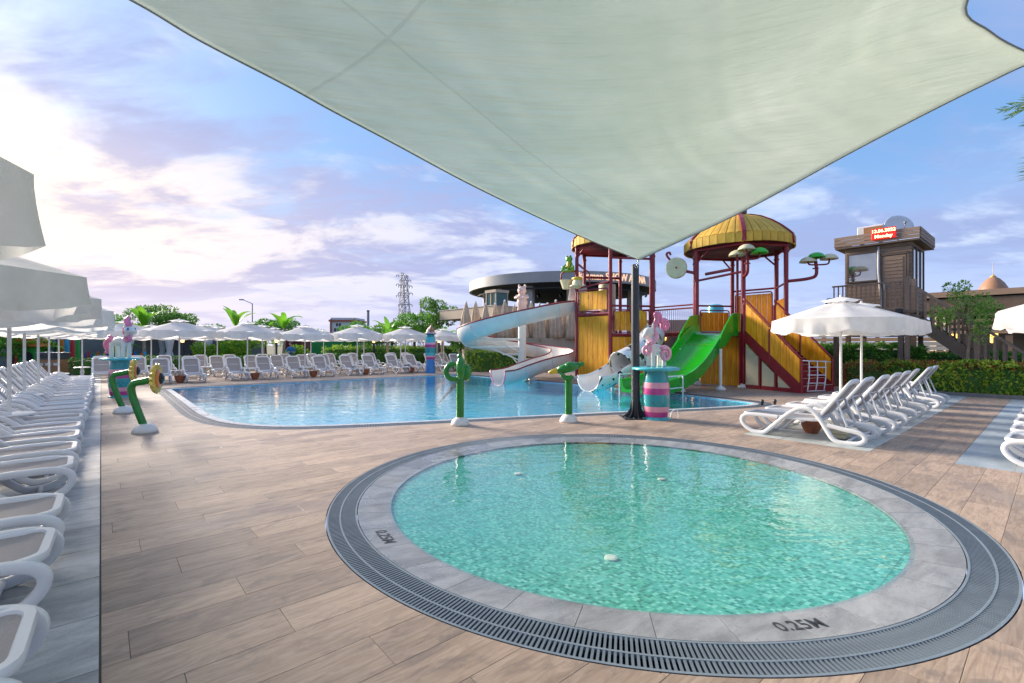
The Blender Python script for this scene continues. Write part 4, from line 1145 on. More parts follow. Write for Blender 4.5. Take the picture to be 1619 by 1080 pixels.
for k in range(6):
    v = U[k]; w_ = U[(k+1) % 6]; d = (w_-v).normalized(); bar_tube(t2, v+Vector((0, 0, 4.85)), v+d*.5+Vector((0, 0, 5.36)), .035, 'brace')
bar_tube(t2, U[2]+Vector((0, 0, 4.15)), U[3]+Vector((0, 0, 4.32)), .045, 'water_pipe'); bar_tube(t2, U[2]*.8+U[3]*.2+Vector((0, 0, 4.38)), U[2]*.25+U[3]*.75+Vector((0, 0, 4.45)), .06, 'water_pipe')
m = MB(); m.cyl(Vector((.35, .15, 0)), Vector((.35, .15, 5.4)), .05, n=10); m.build('riser_pipe', 'maroon', t2, ang=40)
# water wheel on an arm to the left
p = U[2]; bar_tube(t2, p+Vector((0, 0, 4.45)), p+Vector((-.25, .75, 4.68)), .06, 'wheel_arm')
ax = (Vector((-1, -.55, 0))).normalized(); c = p+Vector((-.3, .72, 4.72))
m = MB(); m.tube([c-ax*.13, c-ax*.1, c+ax*.1, c+ax*.13], .42, 24, scale=[.93, 1, 1, .93]); m.build('water_wheel', 'cream_gloss', t2, ang=40)
m = MB(); m.cyl(c+ax*.12, c+ax*.16, .04, n=10); m.build('wheel_hub', 'maroon', t2, ang=40)
m = MB(); m.tube(crom([c+Vector((0, .1, .2)), c+Vector((-.1, .3, .45)), c+Vector((-.1, .38, .62)), c+Vector((-.1, .25, .66)), c+Vector((-.1, .2, .55))], 4), .045, 8); m.build('wheel_nozzle', 'maroon', t2, smooth=True)
# two sprays of mushroom caps
def mushrooms(p0, p1, h, caps):
    m = MB(); e = p1-p0; m.tube(crom([p0, p0+e*.75, p1-Vector((0, 0, 0))+e.normalized()*.02+Vector((0, 0, .12)), p1+Vector((0, 0, h))], 5), .06, 8); m.build('spray_arm', 'maroon', t2, smooth=True)
    m = MB(); m.cyl(p1+Vector((0, 0, h*.55)), p1+Vector((0, 0, h*.55+.03)), .11, n=10); m.build('flange', 'maroon', t2)
    for dx, dz, mat in caps:
        top = p1+Vector((dx[0], dx[1], h+dz))
        m = MB(); m.tube(crom([p1+Vector((0, 0, h*.8)), p1+Vector((dx[0]*.8, dx[1]*.8, h*.82)), p1+Vector((dx[0], dx[1], h*.95)), top], 4), .03, 7); st = m.build('mushroom_stem', 'maroon', t2, smooth=True)
        m = MB(); m.lathe([(.001, .19), (.12, .175), (.22, .12), (.285, .03), (.30, -.02), (.27, -.02), (.2, .06), (.001, .1)], top-Vector((0, 0, .05)), 20); m.build('mushroom_cap', mat, t2, smooth=True)
mushrooms(U[3]+Vector((-.05, -.02, 4.1)), U[3]+Vector((-.25, -.25, 4.2)), .62, [((-.1, .32), .12, 'cream_gloss'), ((-.2, -.05), .26, 'cream_gloss'), ((.15, -.36), .14, 'slide_green_in')])
mushrooms(U[4]+Vector((.02, -.05, 4.0)), U[4]+Vector((.55, -.82, 4.1)), .6, [((-.15, .2), .05, 'cream_gloss'), ((-.02, -.02), .2, 'slide_green_in'), ((.3, -.35), .14, 'cream_gloss')])
# staircase
S0 = Vector((17.95-RCn[0], 7.65-RCn[1], 0)); sd = Vector((-.242, -.970, 0)); sw = Vector((.970, -.242, 0)); RUN, RISE, WID, NST = 2.15, 2.03, 1.75, 9
sang = math.atan2(sw.y, sw.x)
for k in range(NST):
    z = RISE*(k+1)/NST; q = S0+sd*(RUN*(1-(k+.5)/NST))+sw*(WID/2)
    m = MB(); m.box((q.x, q.y, z-.02), (WID-.06, RUN/NST+.03, .04), rz=sang); m.build('stair_tread', 'maroon', t2)
    m = MB(); m.box((q.x-sd.x*0+sd.x*.12, q.y+sd.y*.12, z-.13), (WID-.06, .02, .2), rz=sang); m.build('stair_riser', 'maroon', t2)
    m = MB(); m.box((q.x+sd.x*.13, q.y+sd.y*.13, z+.004), (WID-.1, .03, .012), rz=sang); m.build('stair_nosing', 'cream_panel', t2)
for side, off in ((0, 0.0), (1, WID)):
    a0 = S0+sw*off; a1 = a0+sd*RUN
    # stringer and sloping boards
    m = MB(); m.sweep([a0+Vector((0, 0, RISE-.02)), a1+Vector((0, 0, .10))], [(-.03, -.2), (.03, -.2), (.03, .14), (-.03, .14)]); m.build('stair_stringer', 'maroon', t2)
    e0, e1 = a0+sd*.1, a1-sd*.05
    boards(t2, e0, e1, (RISE+.05, .22), (RISE+1.08, 1.12), 9)
    m = MB(); m.tube(crom([a0+Vector((0, 0, RISE+.9)), a0+sd*.06+Vector((0, 0, RISE+1.13)), a0+sd*.2+Vector((0, 0, RISE+1.1)), a1+Vector((0, 0, 1.13))], 5), .035, 8); m.build('handrail', 'maroon', t2, smooth=True)
    for f in (0.0, .48, 1.0):
        q = a0.lerp(a1, f); z = RISE*(1-f); m = MB(); m.cyl((q.x, q.y, max(0, z-.1)), (q.x, q.y, z+1.1), .04, n=8); m.build('baluster', 'maroon', t2)
    # panelled skirt under the stringer
    P = lambda f, z: a0+sd*(RUN*f)+Vector((0, 0, z))
    fr_ = [(.0, .02, 1.78), (.30, .02, 1.22), (.58, .02, .66), (.88, .02, .10)]
    th = sw*.02
    for i in range(3):
        f0, _, h0 = fr_[i]; f1, _, h1 = fr_[i+1]; f0 += .045; f1 -= .02
        m = MB(); pts = [P(f0, .14), P(f1, .14), P(f1, max(.2, h1-.06)), P(f0, h0-.2)]
        m.add([p_-th*.5 for p_ in pts]+[p_+th*.5 for p_ in pts], [(0, 1, 2, 3), (7, 6, 5, 4), (0, 4, 5, 1), (1, 5, 6, 2), (2, 6, 7, 3), (3, 7, 4, 0)]); m.build('skirt_panel', 'cream_panel', t2)
        m = MB(); m.bar(P(fr_[i][0]+.01, .02), P(fr_[i][0]+.01, h0-.05), .09, .05, up=sd); m.build('skirt_stud', 'maroon', t2)
    m = MB(); m.bar(P(0, .07), P(.98, .07), .05, .13); m.build('skirt_rail', 'maroon', t2)
    m = MB(); m.bar(a0-sd*.1+Vector((0, 0, .02)), a0-sd*.1+Vector((0, 0, 2.05)), .22, .04, up=sd); m.build('end_post', 'maroon', t2)
# barrier leaning in the stair entrance
g0 = W(*RCn)+W(*(S0+sd*(RUN+.07)+sw*.1).to_2d()); gt = thing('safety_gate', 'white tubular barrier closing the foot of the red staircase', 'barrier', g0, TH+sang)
gx = [(.0, .12), (.5, .56), (1.0, 1.0)]
for a in (.10, .56, 1.02):
    m = MB(); m.tube(crom([(a-.04, -.02, .06), (a+.01, -.05, .5), (a+.09, 0, 1.05)], 4), .018, 7); m.build('upright', 'white_plastic', gt, smooth=True)
for z in (.07, .33, .60, .86):
    m = MB(); m.cyl((.05+z*.08, -.02, z), (1.05+z*.08, -.02, z-.03), .016, n=7); m.build('rung', 'white_plastic', gt)
m = MB(); m.tube([(-.12, 0, 1.08), (.2, 0, 1.06), (1.1, 0, 1.03), (1.42, 0, 1.0)], .018, 7); m.build('top_bar', 'white_plastic', gt, smooth=True)

# bridge between the towers
b0, b1 = Vector((19.85, 12.65, 0)), Vector((19.6, 10.42, 0)); br = thing('foot_bridge', 'red railed bridge joining the two play towers', 'bridge', W(b0.x, b0.y), TH); d = b1-b0; L = d.length
m = MB(); m.add([(0, 0, 1.95), (d.x, d.y, 1.95), (d.x-1.1, d.y+.4, 1.95), (-1.5, -.8, 1.95), (0, 0, 2.05), (d.x, d.y, 2.05), (d.x-1.1, d.y+.4, 2.05), (-1.5, -.8, 2.05)], [(0, 1, 2, 3), (7, 6, 5, 4), (0, 4, 5, 1), (1, 5, 6, 2), (2, 6, 7, 3), (3, 7, 4, 0)]); m.build('platform', 'maroon', br)
for z in (2.15, 3.22, 3.36): bar_tube(br, Vector((0, 0, z)), d+Vector((0, 0, z)), .035, 'rail')
for k in range(1, 22): bar_tube(br, d*(k/22)+Vector((0, 0, 2.15)), d*(k/22)+Vector((0, 0, 3.22)), .012, 'baluster', n=6)
for q in ((.35, .0), (.9, 0)): bar_tube(br, d*q[0]+Vector((-.5, -.1, 0)), d*q[0]+Vector((-.5, -.1, 1.95)), .07, 'support')

# ------------------------------------------------------------------ slides
gsl = thing('green_slide', 'wide green slide running from the lower tower into the pool', 'slide', W(0, 0), TH)
VC = 8.66
pathz = crom([(18.0, VC, 2.0), (17.5, VC, 1.98), (16.9, VC, 1.66), (16.2, VC, 1.14), (15.5, VC, .70), (14.8, VC, .40), (14.0, VC, .22), (13.3, VC, .14), (12.9, VC, .12)], 5)
NP = len(pathz)
half = [.70+.06*max(0, (i/NP-.75)*4) for i in range(NP)]
def channel(wi, wo, zi, zo):
    return [(-wo, zo), (-wi-.03, zo), (-wi+.02, .12), (-wi+.10, .03), (wi-.10, .03), (wi-.02, .12), (wi+.03, zo), (wo, zo), (wo-.05, -.07), (-wo+.05, -.07)]
m = MB(); prof = channel(.70, .80, 0, .36); m.sweep(pathz, prof); m.build('chute', 'slide_green', gsl, ang=50)
for s in (-1, 1):
    m = MB(); pr = [(18.12, 1.95), (18.12, 2.78), (17.75, 2.78), (17.45, 2.72), (16.95, 2.3), (16.6, 1.95), (16.3, 1.45), (16.9, 1.55), (17.4, 1.92)]
    y0 = VC+s*.78; th = s*.05
    m.add([(x, y0, z) for x, z in pr]+[(x, y0+th, z) for x, z in pr], [tuple(range(9)), tuple(range(17, 8, -1))]+[(i, 9+i, 9+(i+1) % 9, (i+1) % 9) for i in range(9)]); m.build('entry_shield', 'slide_green', gsl)
for x in (16.75, 15.4, 14.2):
    k = min(range(NP), key=lambda i: abs(pathz[i].x-x)); m = MB(); z = pathz[k].z
    t_ = (pathz[k+1]-pathz[k-1]).normalized(); nn = Vector((-t_.z, 0, t_.x)); nn = nn if nn.z > 0 else -nn
    m.box(pathz[k]+nn*.036, (.014, 1.2, .004), M=Matrix.Rotation(-math.atan2(t_.z, -t_.x) if False else math.atan2(-t_.z, t_.x), 3, 'Y')); m.build('joint_line', 'light_green', gsl)
for x, yy in ((16.45, VC-.86), (14.9, VC-.2), (16.45, VC+.7)):
    k = min(range(NP), key=lambda i: abs(pathz[i].x-x)); m = MB(); m.cyl((x, yy, .1), (x, yy, pathz[k].z+.1), .055, n=10); m.build('support_post', 'fibre_white', gsl, ang=40)
    m = MB(); m.lathe([(.19, 0), (.18, .06), (.12, .12), (.06, .15)], (x, yy, 0), 16); m.build('support_foot', 'fibre_white', gsl, smooth=True)
for s in (-1, 1):
    m = MB(); y = VC+s*.86; m.tube(crom([(13.9, y, -.3), (13.9, y, .55), (13.86, y, .62), (13.8, y, .62), (13.05, y, .62), (12.98, y, .62), (12.95, y, .55), (12.95, y, -.35)], 3), .022, 8); m.build('grab_rail', 'white_plastic', gsl, smooth=True)
    m = MB(); m.cyl((13.9, y, .25), (12.95, y, .25), .018, n=7); m.build('grab_rail_bar', 'white_plastic', gsl)

cow = thing('cow_slide', 'white tube slide with black cow patches ending in the pool', 'slide', W(0, 0), TH)
VC2 = 10.75
def thick_tube(path, R, th, a0, a1, n=20):
    """part of a tube wall between two angles, as a closed profile"""
    o_ = [(R*math.cos(a0+(a1-a0)*k/n), R*math.sin(a0+(a1-a0)*k/n)) for k in range(n+1)]; i_ = [((R-th)*math.cos(a0+(a1-a0)*k/n), (R-th)*math.sin(a0+(a1-a0)*k/n)) for k in range(n+1)]
    return o_+i_[::-1]
pth = crom([(17.6, VC2+.5, 1.95), (16.6, VC2+.2, 1.5), (15.6, VC2, 1.12), (14.65, VC2, .84)], 5)
m = MB(); m.sweep(pth, thick_tube(pth, .52, .03, -PI/2+.001, 1.5*PI-.001, 26)); m.build('tube', 'cow_paint', cow, smooth=True)
m = MB(); rim = [pth[-1]+Vector((0, .5*math.cos(a), .5*math.sin(a))) for a in [2*PI*k/24 for k in range(24)]]; m.tube(rim, .035, 8, closed=True); m.build('tube_mouth', 'cream_panel', cow, smooth=True)
pt2 = crom([(14.66, VC2, .84), (14.0, VC2, .60), (13.5, VC2, .47), (13.1, VC2, .44), (12.85, VC2, .46)], 5)
m = MB(); m.sweep(pt2, thick_tube(pt2, .52, .035, -PI-.15, .15, 18)); m.build('chute', 'cow_paint', cow, smooth=True)
m = MB()
m.sweep(pt2, thick_tube(pt2, .483, .012, -PI-.1, .1, 18)); m.build('chute_lining', 'fibre_white', cow, smooth=True)
for x, z in ((15.6, .62), (14.2, .2)):
    m = MB(); m.cyl((x, VC2, -.0 if x > 15 else -.42), (x, VC2, z), .06, n=10); m.build('support_post', 'fibre_white', cow, ang=40)

spi = thing('spiral_slide', 'white spiral water slide with dark red rim curling around a column', 'slide', (0, 0, 0))
SP = crom([(3.15, 22.9, 3.62), (2.2, 22.25, 3.45), (1.2, 21.8, 3.22), (0, 21.55, 2.92), (-1.2, 21.8, 2.58), (-2.05, 22.7, 2.28), (-1.95, 23.9, 2.02), (-.9, 24.8, 1.8), (.5, 25.0, 1.6), (1.7, 24.5, 1.42), (2.45, 23.5, 1.24), (2.2, 22.5, 1.06), (1.35, 21.8, .86), (.55, 21.3, .62), (-.05, 20.95, .42), (-.62, 20.55, .36)], 6)
def u_prof(R, th, hw):
    o_ = []; n = 16
    for k in range(n+1): a = PI+PI*k/n; o_.append((R*math.cos(a), R*math.sin(a)))
    o_ = [(-R, hw)]+o_+[(R, hw)]; i_ = [(-R+th, hw)]+[((R-th)*math.cos(PI+PI*k/n), (R-th)*math.sin(PI+PI*k/n)) for k in range(n+1)]+[(R-th, hw)]
    return o_+i_[::-1]
m = MB(); m.sweep(SP, u_prof(.56, .03, .10)); m.build('flume', 'fibre_white', spi, ang=60)
def rim_path(off, up_):
    out = []
    for i, p in enumerate(SP):
        a = SP[max(0, i-1)]; b = SP[min(len(SP)-1, i+1)]; t_ = (b-a).normalized(); sdv = t_.cross(Vector((0, 0, 1))).normalized(); out.append(p+sdv*off+sdv.cross(t_)*up_)
    return out
for s in (-1, 1):
    m = MB(); m.tube(rim_path(s*.555, .11), .032, 7); m.build('rim', 'maroon', spi, smooth=True)
e = SP[-1]; t_ = (SP[-1]-SP[-3]).normalized(); sdv = t_.cross(Vector((0, 0, 1))).normalized(); nnv = sdv.cross(t_)
m = MB(); m.tube([e+sdv*.55*math.cos(PI+PI*k/14)+nnv*(.55*math.sin(PI+PI*k/14)+(.1 if k in (0, 14) else 0)) for k in range(15)], .04, 7); m.build('exit_rim', 'pink_pale', spi, smooth=True)
for i in range(8, len(SP)-4, 9):
    p = SP[i]; t_ = (SP[i+1]-SP[i-1]).normalized(); s_ = t_.cross(Vector((0, 0, 1))).normalized(); n_ = s_.cross(t_); m = MB()
    m.sweep([p+s_*.575*math.cos(PI+PI*k/12)+n_*.575*math.sin(PI+PI*k/12) for k in range(13)], [(-.035, -.012), (.035, -.012), (.035, .012), (-.035, .012)], up=t_); m.build('joint_flange', 'fibre_white', spi)
CP = Vector((.5, 23.4, 0))
m = MB(); m.cyl(CP, CP+Vector((0, 0, 3.0)), .2, n=18); m.build('column', 'fibre_white', spi, ang=40)
m = MB(); m.lathe([(.3, 3.0), (.3, 3.05), (.001, 3.06)], CP, 16); m.build('column_cap', 'fibre_white', spi, ang=40)
for i in (26, 34, 44, 52, 62):
    p = SP[i]-Vector((0, 0, .62)); h = Vector((CP.x, CP.y, p.z)); m = MB(); m.cyl(h, p, .06, n=8); m.cyl(Vector((CP.x, CP.y, max(.2, p.z-.7))), p.lerp(h, .35), .035, n=7); m.build('bracket', 'fibre_white', spi, ang=40)
for i in (75, 86):
    p = SP[i]; m = MB(); m.cyl((p.x, p.y, 0), (p.x, p.y, p.z-.5), .05, n=8); m.lathe([(.2, 0), (.18, .06), (.1, .14), (.05, .3)], (p.x, p.y, 0), 14); m.build('support_post', 'fibre_white', spi, ang=40)
# flared entrance housing on the tower side
m = MB(); a = Vector((3.1, 22.85, 3.6)); m.grid(lambda i, j: a+Vector((.35*j, .25*j, 0))+Vector((.3*math.cos(2*PI*i)*.6, -.62*math.cos(2*PI*i)*.3, 0))*1.2+Vector((0, 0, .62*math.sin(2*PI*i)+(.35*j if math.sin(2*PI*i) > .5 else 0))), 20, 3, True); m.build('entrance_hood', 'fibre_white', spi, smooth=True)
m = MB(); m.add([a+Vector((-.45, -.5, .1)), a+Vector((.15, -.15, .1)), a+Vector((.15, -.15, 1.25)), a+Vector((-.25, -.4, 1.2)), a+Vector((-.45, -.42, .1)), a+Vector((.1, -.05, .1)), a+Vector((.1, -.05, 1.25)), a+Vector((-.25, -.3, 1.2))], [(0, 1, 2, 3), (7, 6, 5, 4), (0, 4, 5, 1), (1, 5, 6, 2), (2, 6, 7, 3), (3, 7, 4, 0)]); m.build('entrance_wall', 'fibre_white', spi)

# ------------------------------------------------------------------ figures on pedestals and water sprayers
def remesh(o, vox):
    r = o.modifiers.new('r', 'REMESH'); r.mode = 'VOXEL'; r.voxel_size = vox; r.use_smooth_shade = True
    s = o.modifiers.new('s', 'SMOOTH'); s.factor = .5; s.iterations = 4
def pig(loc, rz):
    t = thing('pig_figure', 'pale pink standing pig figure above the white spiral slide', 'figure', loc, rz)
    m = MB(); m.ell((0, 0, .62), (.24, .27, .30), 16, 12); m.ell((0, 0, .88), (.22, .25, .2), 14, 10); m.ell((.03, 0, 1.20), (.21, .22, .22), 16, 12); m.ell((.25, 0, 1.15), (.09, .1, .08), 12, 8)
    for s in (-1, 1):
        m.tube(crom([(0, s*.12, .5), (.02, s*.14, .25), (.03, s*.14, .02)], 4), .1, 8, scale=[1.1]*3+[1.0]*3+[.9]*3); m.ell((.06, s*.14, .05), (.13, .09, .06), 10, 6)
        m.tube(crom([(0, s*.22, .98), (.12, s*.32, .85), (.25, s*.1, .86)], 4), .065, 8); m.ell((0, s*.15, 1.42), (.05, .07, .11), 8, 6)
    o = m.build('body', 'skin_pink', t); remesh(o, .022)
    for s in (-1, 1):
        m = MB(); m.ell((.22, s*.09, 1.26), (.035, .045, .05), 8, 6); m.build('eye', 'fibre_white', t, smooth=True); m = MB(); m.ell((.252, s*.09, 1.26), .018, 8, 6); m.build('pupil', 'black_gloss', t, smooth=True)
    m = MB(); m.ell((.335, 0, 1.15), (.02, .075, .06), 10, 6); m.build('snout', 'pink_pale', t, smooth=True)
pig(CP+Vector((0, 0, 3.06)), R_(-110))
def barrel(px, py, label, H, rz=0.0):
    Y = F*EYE/(py-HY); p = Vector(((px-CX)/F*Y, Y, 0)); t = thing('striped_pedestal', label, 'pedestal', p, rz)
    rad = lambda f: .235+.055*math.sin(PI*min(1, max(0, (f-.02)/.85)))**.8
    for nm, a, b, mat in (('stripe', .05, .15, 'magenta'), ('stripe', .15, .25, 'pink_pale'), ('stripe', .25, .48, 'teal'), ('stripe', .48, .60, 'magenta'), ('stripe', .60, .71, 'pink_pale'), ('stripe', .71, .92, 'teal')):
        m = MB(); prof = [(rad(a+(b-a)*k/4)*(1.0 if .0 < k < 4 else .995), H*(a+(b-a)*k/4)) for k in range(5)]
        m.lathe([(.01, prof[0][1])]+prof+[(.01, prof[-1][1])], n=26); m.build(nm, mat, t, ang=40)
    m = MB(); m.lathe([(.30, 0), (.30, .025), (.235, .03), (.235, H*.052), (.01, H*.052)], n=24); m.build('foot_plate', 'teal_light', t, ang=40)
    m = MB(); m.lathe([(.01, H*.915), (.30, H*.92), (.47, H*.94), (.51, H*.96), (.5, H*.985), (.44, H), (.01, H)], n=30); m.build('top_disc', 'teal_light', t, smooth=True)
    return p, t
pu, _ = barrel(190, 627.5, 'striped pedestal in teal and pink carrying the small white unicorn', 1.20)
un = thing('unicorn_figure', 'small white unicorn figure with pink mane on the left striped pedestal', 'figure', pu+Vector((0, 0, 1.2)), R_(-12)); un.scale = (.84, .84, .84)
m = MB(); m.ell((0, 0, .58), (.36, .17, .17), 16, 10); m.tube(crom([(.22, 0, .60), (.34, 0, .76), (.38, 0, .95)], 4), .12, 10); m.ell((.42, 0, 1.0), (.20, .15, .15), 14, 10); m.ell((.60, 0, .95), (.12, .09, .08), 12, 8)
for x in (-.26, .26):
    for s in (-1, 1): m.tube(crom([(x, s*.1, .55), (x+.01, s*.11, .28), (x, s*.11, .0)], 4), .075, 8)
for s in (-1, 1): m.ell((.33, s*.1, 1.16), (.035, .03, .09), 8, 6)
o = m.build('body', 'fibre_white', un); remesh(o, .02)
m = MB(); m.tube([(.47, 0, 1.12), (.60, 0, 1.36)], .03, 8, scale=[1, .1]); m.build('horn', 'pink_pale', un)
m = MB(); m.tube(crom([(.42, 0, 1.14), (.36, 0, 1.34), (.34, .02, 1.52)], 4), .085, 8, scale=[1, 1, 1, .95, .9, .8, .7, .5, .2]); m.tube(crom([(.36, 0, 1.14), (.26, 0, 1.3), (.24, 0, 1.46)], 4), .075, 8, scale=[1, 1, 1, .95, .9, .8, .7, .5, .2])
m.tube(crom([(.36, 0, 1.18), (.2, .03, 1.08), (.16, .05, .9), (.26, .12, .78), (.30, .14, .88)], 5), .075, 8); m.build('mane', 'pink', un, smooth=True)
m = MB(); m.tube(crom([(-.32, 0, .62), (-.52, 0, .66), (-.66, .02, .45), (-.56, .05, .28), (-.72, .05, .18)], 5), .1, 8, scale=[.5+.5*math.sin(PI*k/20) for k in range(21)]); m.tube(crom([(-.32, 0, .64), (-.5, .05, .78), (-.66, .08, .72)], 4), .06, 8); m.build('tail', 'pink', un, smooth=True)
m = MB(); m.tube(crom([(.36, -.1, .75), (.46, -.12, .6), (.58, -.1, .68), (.5, -.08, .8)], 4), .06, 8); m.build('chest_curl', 'pink', un, smooth=True)
for s in (-1, 1): m = MB(); m.ell((.50, s*.125, 1.04), (.05, .03, .06), 10, 6); m.build('eye', 'blue_gloss', un, smooth=True)
pc2, _ = barrel(1037, 662, 'striped pedestal in teal and pink beside the sail post', 1.12, .4)
gf = thing('curly_pony_figure', 'white pony figure with big pink curls on the pedestal by the sail post', 'figure', pc2+Vector((0, 0, 1.12)), R_(205)); gf.scale = (.78, .78, .80)
m = MB(); m.ell((0, 0, .46), (.26, .16, .16), 14, 10); m.tube(crom([(.15, 0, .5), (.22, 0, .72), (.2, 0, .88)], 4), .11, 9); m.ell((.24, 0, .92), (.18, .14, .15), 14, 10); m.ell((.37, 0, .84), (.1, .09, .08), 10, 8)
for x in (-.2, .18):
    for s in (-1, 1): m.tube([(x, s*.09, .42), (x, s*.1, 0)], .065, 8)
for s in (-1, 1): m.ell((.2, s*.11, 1.1), (.035, .035, .1), 8, 6)
o = m.build('body', 'fibre_white', gf); remesh(o, .02)
def curl(c, r0, r1, turns, ax1, ax2, a0, lead=()):
    P = list(lead)+[Vector(c)+Vector(ax1)*((r0+(r1-r0)*k/28)*math.cos(a0+2*PI*turns*k/28))+Vector(ax2)*((r0+(r1-r0)*k/28)*math.sin(a0+2*PI*turns*k/28)) for k in range(29)]
    return P
m = MB(); n_ = 29
m.tube(curl((-.18, .16, .34), .20, .05, 1.5, (1, 0, 0), (0, 0, 1), .8), .06, 8, scale=[1.1-.5*k/28 for k in range(29)]); m.build('tail_curl', 'pink_pale', gf, smooth=True)
m = MB(); m.tube(crom([(.16, 0, .98), (.06, .02, 1.12), (-.02, .02, 1.3), (.02, .02, 1.42), (-.10, .02, 1.40), (-.14, .02, 1.2)], 5), .075, 8); m.tube(curl((-.28, .02, 1.13), .16, .04, 1.4, (1, 0, 0), (0, 0, 1), .4), .06, 8); m.build('mane_curl', 'pink', gf, smooth=True)
m = MB(); m.tube(crom([(.12, .1, .98), (.1, .16, .8), (.25, .2, .68), (.42, .18, .62)], 5), .06, 8); m.tube(curl((.48, .17, .46), .15, .04, 1.4, (1, 0, 0), (0, 0, 1), 1.6), .055, 8); m.build('chest_curl', 'pink_pale', gf, smooth=True)

# tall striped column at the far edge of the pool
Yc = F*EYE/(590-HY); tc = thing('striped_column', 'tall blue, teal and pink striped column across the large pool', 'column', ((680.5-CX)/F*Yc, Yc, 0))
for a, b, r0, r1, mat in ((.0, .62, .28, .24, 'blue_gloss'), (.62, .72, .25, .27, 'magenta'), (.72, .78, .27, .28, 'pink_pale'), (.78, .92, .28, .30, 'teal_light'), (.92, 1.15, .30, .31, 'teal'), (1.15, 1.28, .31, .32, 'magenta'), (1.28, 1.36, .32, .31, 'pink_pale'), (1.36, 1.6, .30, .25, 'teal_light'), (1.6, 1.72, .25, .22, 'teal')):
    k = 2.16/1.72; m = MB(); m.lathe([(.01, a*k), (r0, a*k), (r1, b*k), (.01, b*k)], n=22); m.build('stripe', mat, tc, ang=40)
m = MB(); m.lathe([(.01, 2.15), (.3, 2.17), (.34, 2.21), (.01, 2.23)], n=22); m.build('top_disc', 'blue_gloss', tc, ang=40)
m = MB(); m.lathe([(.32, 2.22), (.25, 2.28), (.2, 2.42), (.12, 2.56), (.03, 2.66), (.001, 2.67)], n=18, wob=lambda a, z: 1+.12*math.sin(5*a)); m.build('shell', 'skin_pink', tc, smooth=True)
m = MB(); m.lathe([(.1, 2.24), (.15, 2.4), (.09, 2.6), (.03, 2.72), (.001, 2.73)], (.08, -.12, 0), 12); m.build('shell_core', 'bronze', tc, smooth=True)

def foot(t, r=.2): m = MB(); m.lathe([(r, 0), (r*.98, .04), (r*.8, .11), (r*.45, .16), (r*.3, .165)], n=22); m.build('foot', 'fibre_white', t, smooth=True)
def gpos(px, py): Y = F*EYE/(py-HY); return Vector(((px-CX)/F*Y, Y, 0))
def sunflower(px, py, rz, H, reach, fr_rad, label):
    t = thing('flower_sprayer', label, 'water sprayer', gpos(px, py), rz); foot(t)
    m = MB(); P = crom([(0, 0, .08), (-.12, 0, .45), (-.2, 0, H-.18), (-.17, 0, H-.04), (-.02, 0, H), (reach, 0, H+.03)], 6); m.tube(P, .062, 12); m.build('stem', 'sprayer_green', t, smooth=True)
    c = Vector((reach+.04, 0, H+.05))
    m = MB(); nP = 16; vs = []
    for j, (r, x) in enumerate(((.0, -.03), (.5, -.035), (.8, -.01), (1, .05), (.82, .075), (.55, .06))):
        for k in range(nP*4):
            a = 2*PI*k/(nP*4); w = fr_rad*r*(1+(.09*math.cos(nP*a) if r > .7 else 0)); vs.append(c+Vector((x, w*math.cos(a), w*math.sin(a))))
    N = nP*4; m.add(vs, [(j*N+k, j*N+(k+1) % N, (j+1)*N+(k+1) % N, (j+1)*N+k) for j in range(5) for k in range(N)]); m.build('petals', 'yellow_gloss', t, ang=60)
    m = MB(); m.lathe([(fr_rad*.66, .0), (fr_rad*.6, .03), (fr_rad*.42, .05), (.001, .05)], n=26); m.xf(Matrix.Translation(c+Vector((.055, 0, 0))) @ Matrix.Rotation(PI/2, 4, 'Y')); m.build('inner_petals', 'orange_gloss', t, smooth=True)
    m = MB(); m.ell(c+Vector((.1, 0, 0)), (.06, fr_rad*.4, fr_rad*.4), 14, 8); m.build('flower_centre', 'black_gloss', t, smooth=True)
sunflower(229, 684, R_(20), .93, .10, .27, 'yellow flower sprayer on a bent green stem, nearer of the two')
sunflower(195, 653, R_(28), .93, .12, .27, 'yellow flower sprayer on a bent green stem, beside the unicorn pedestal')
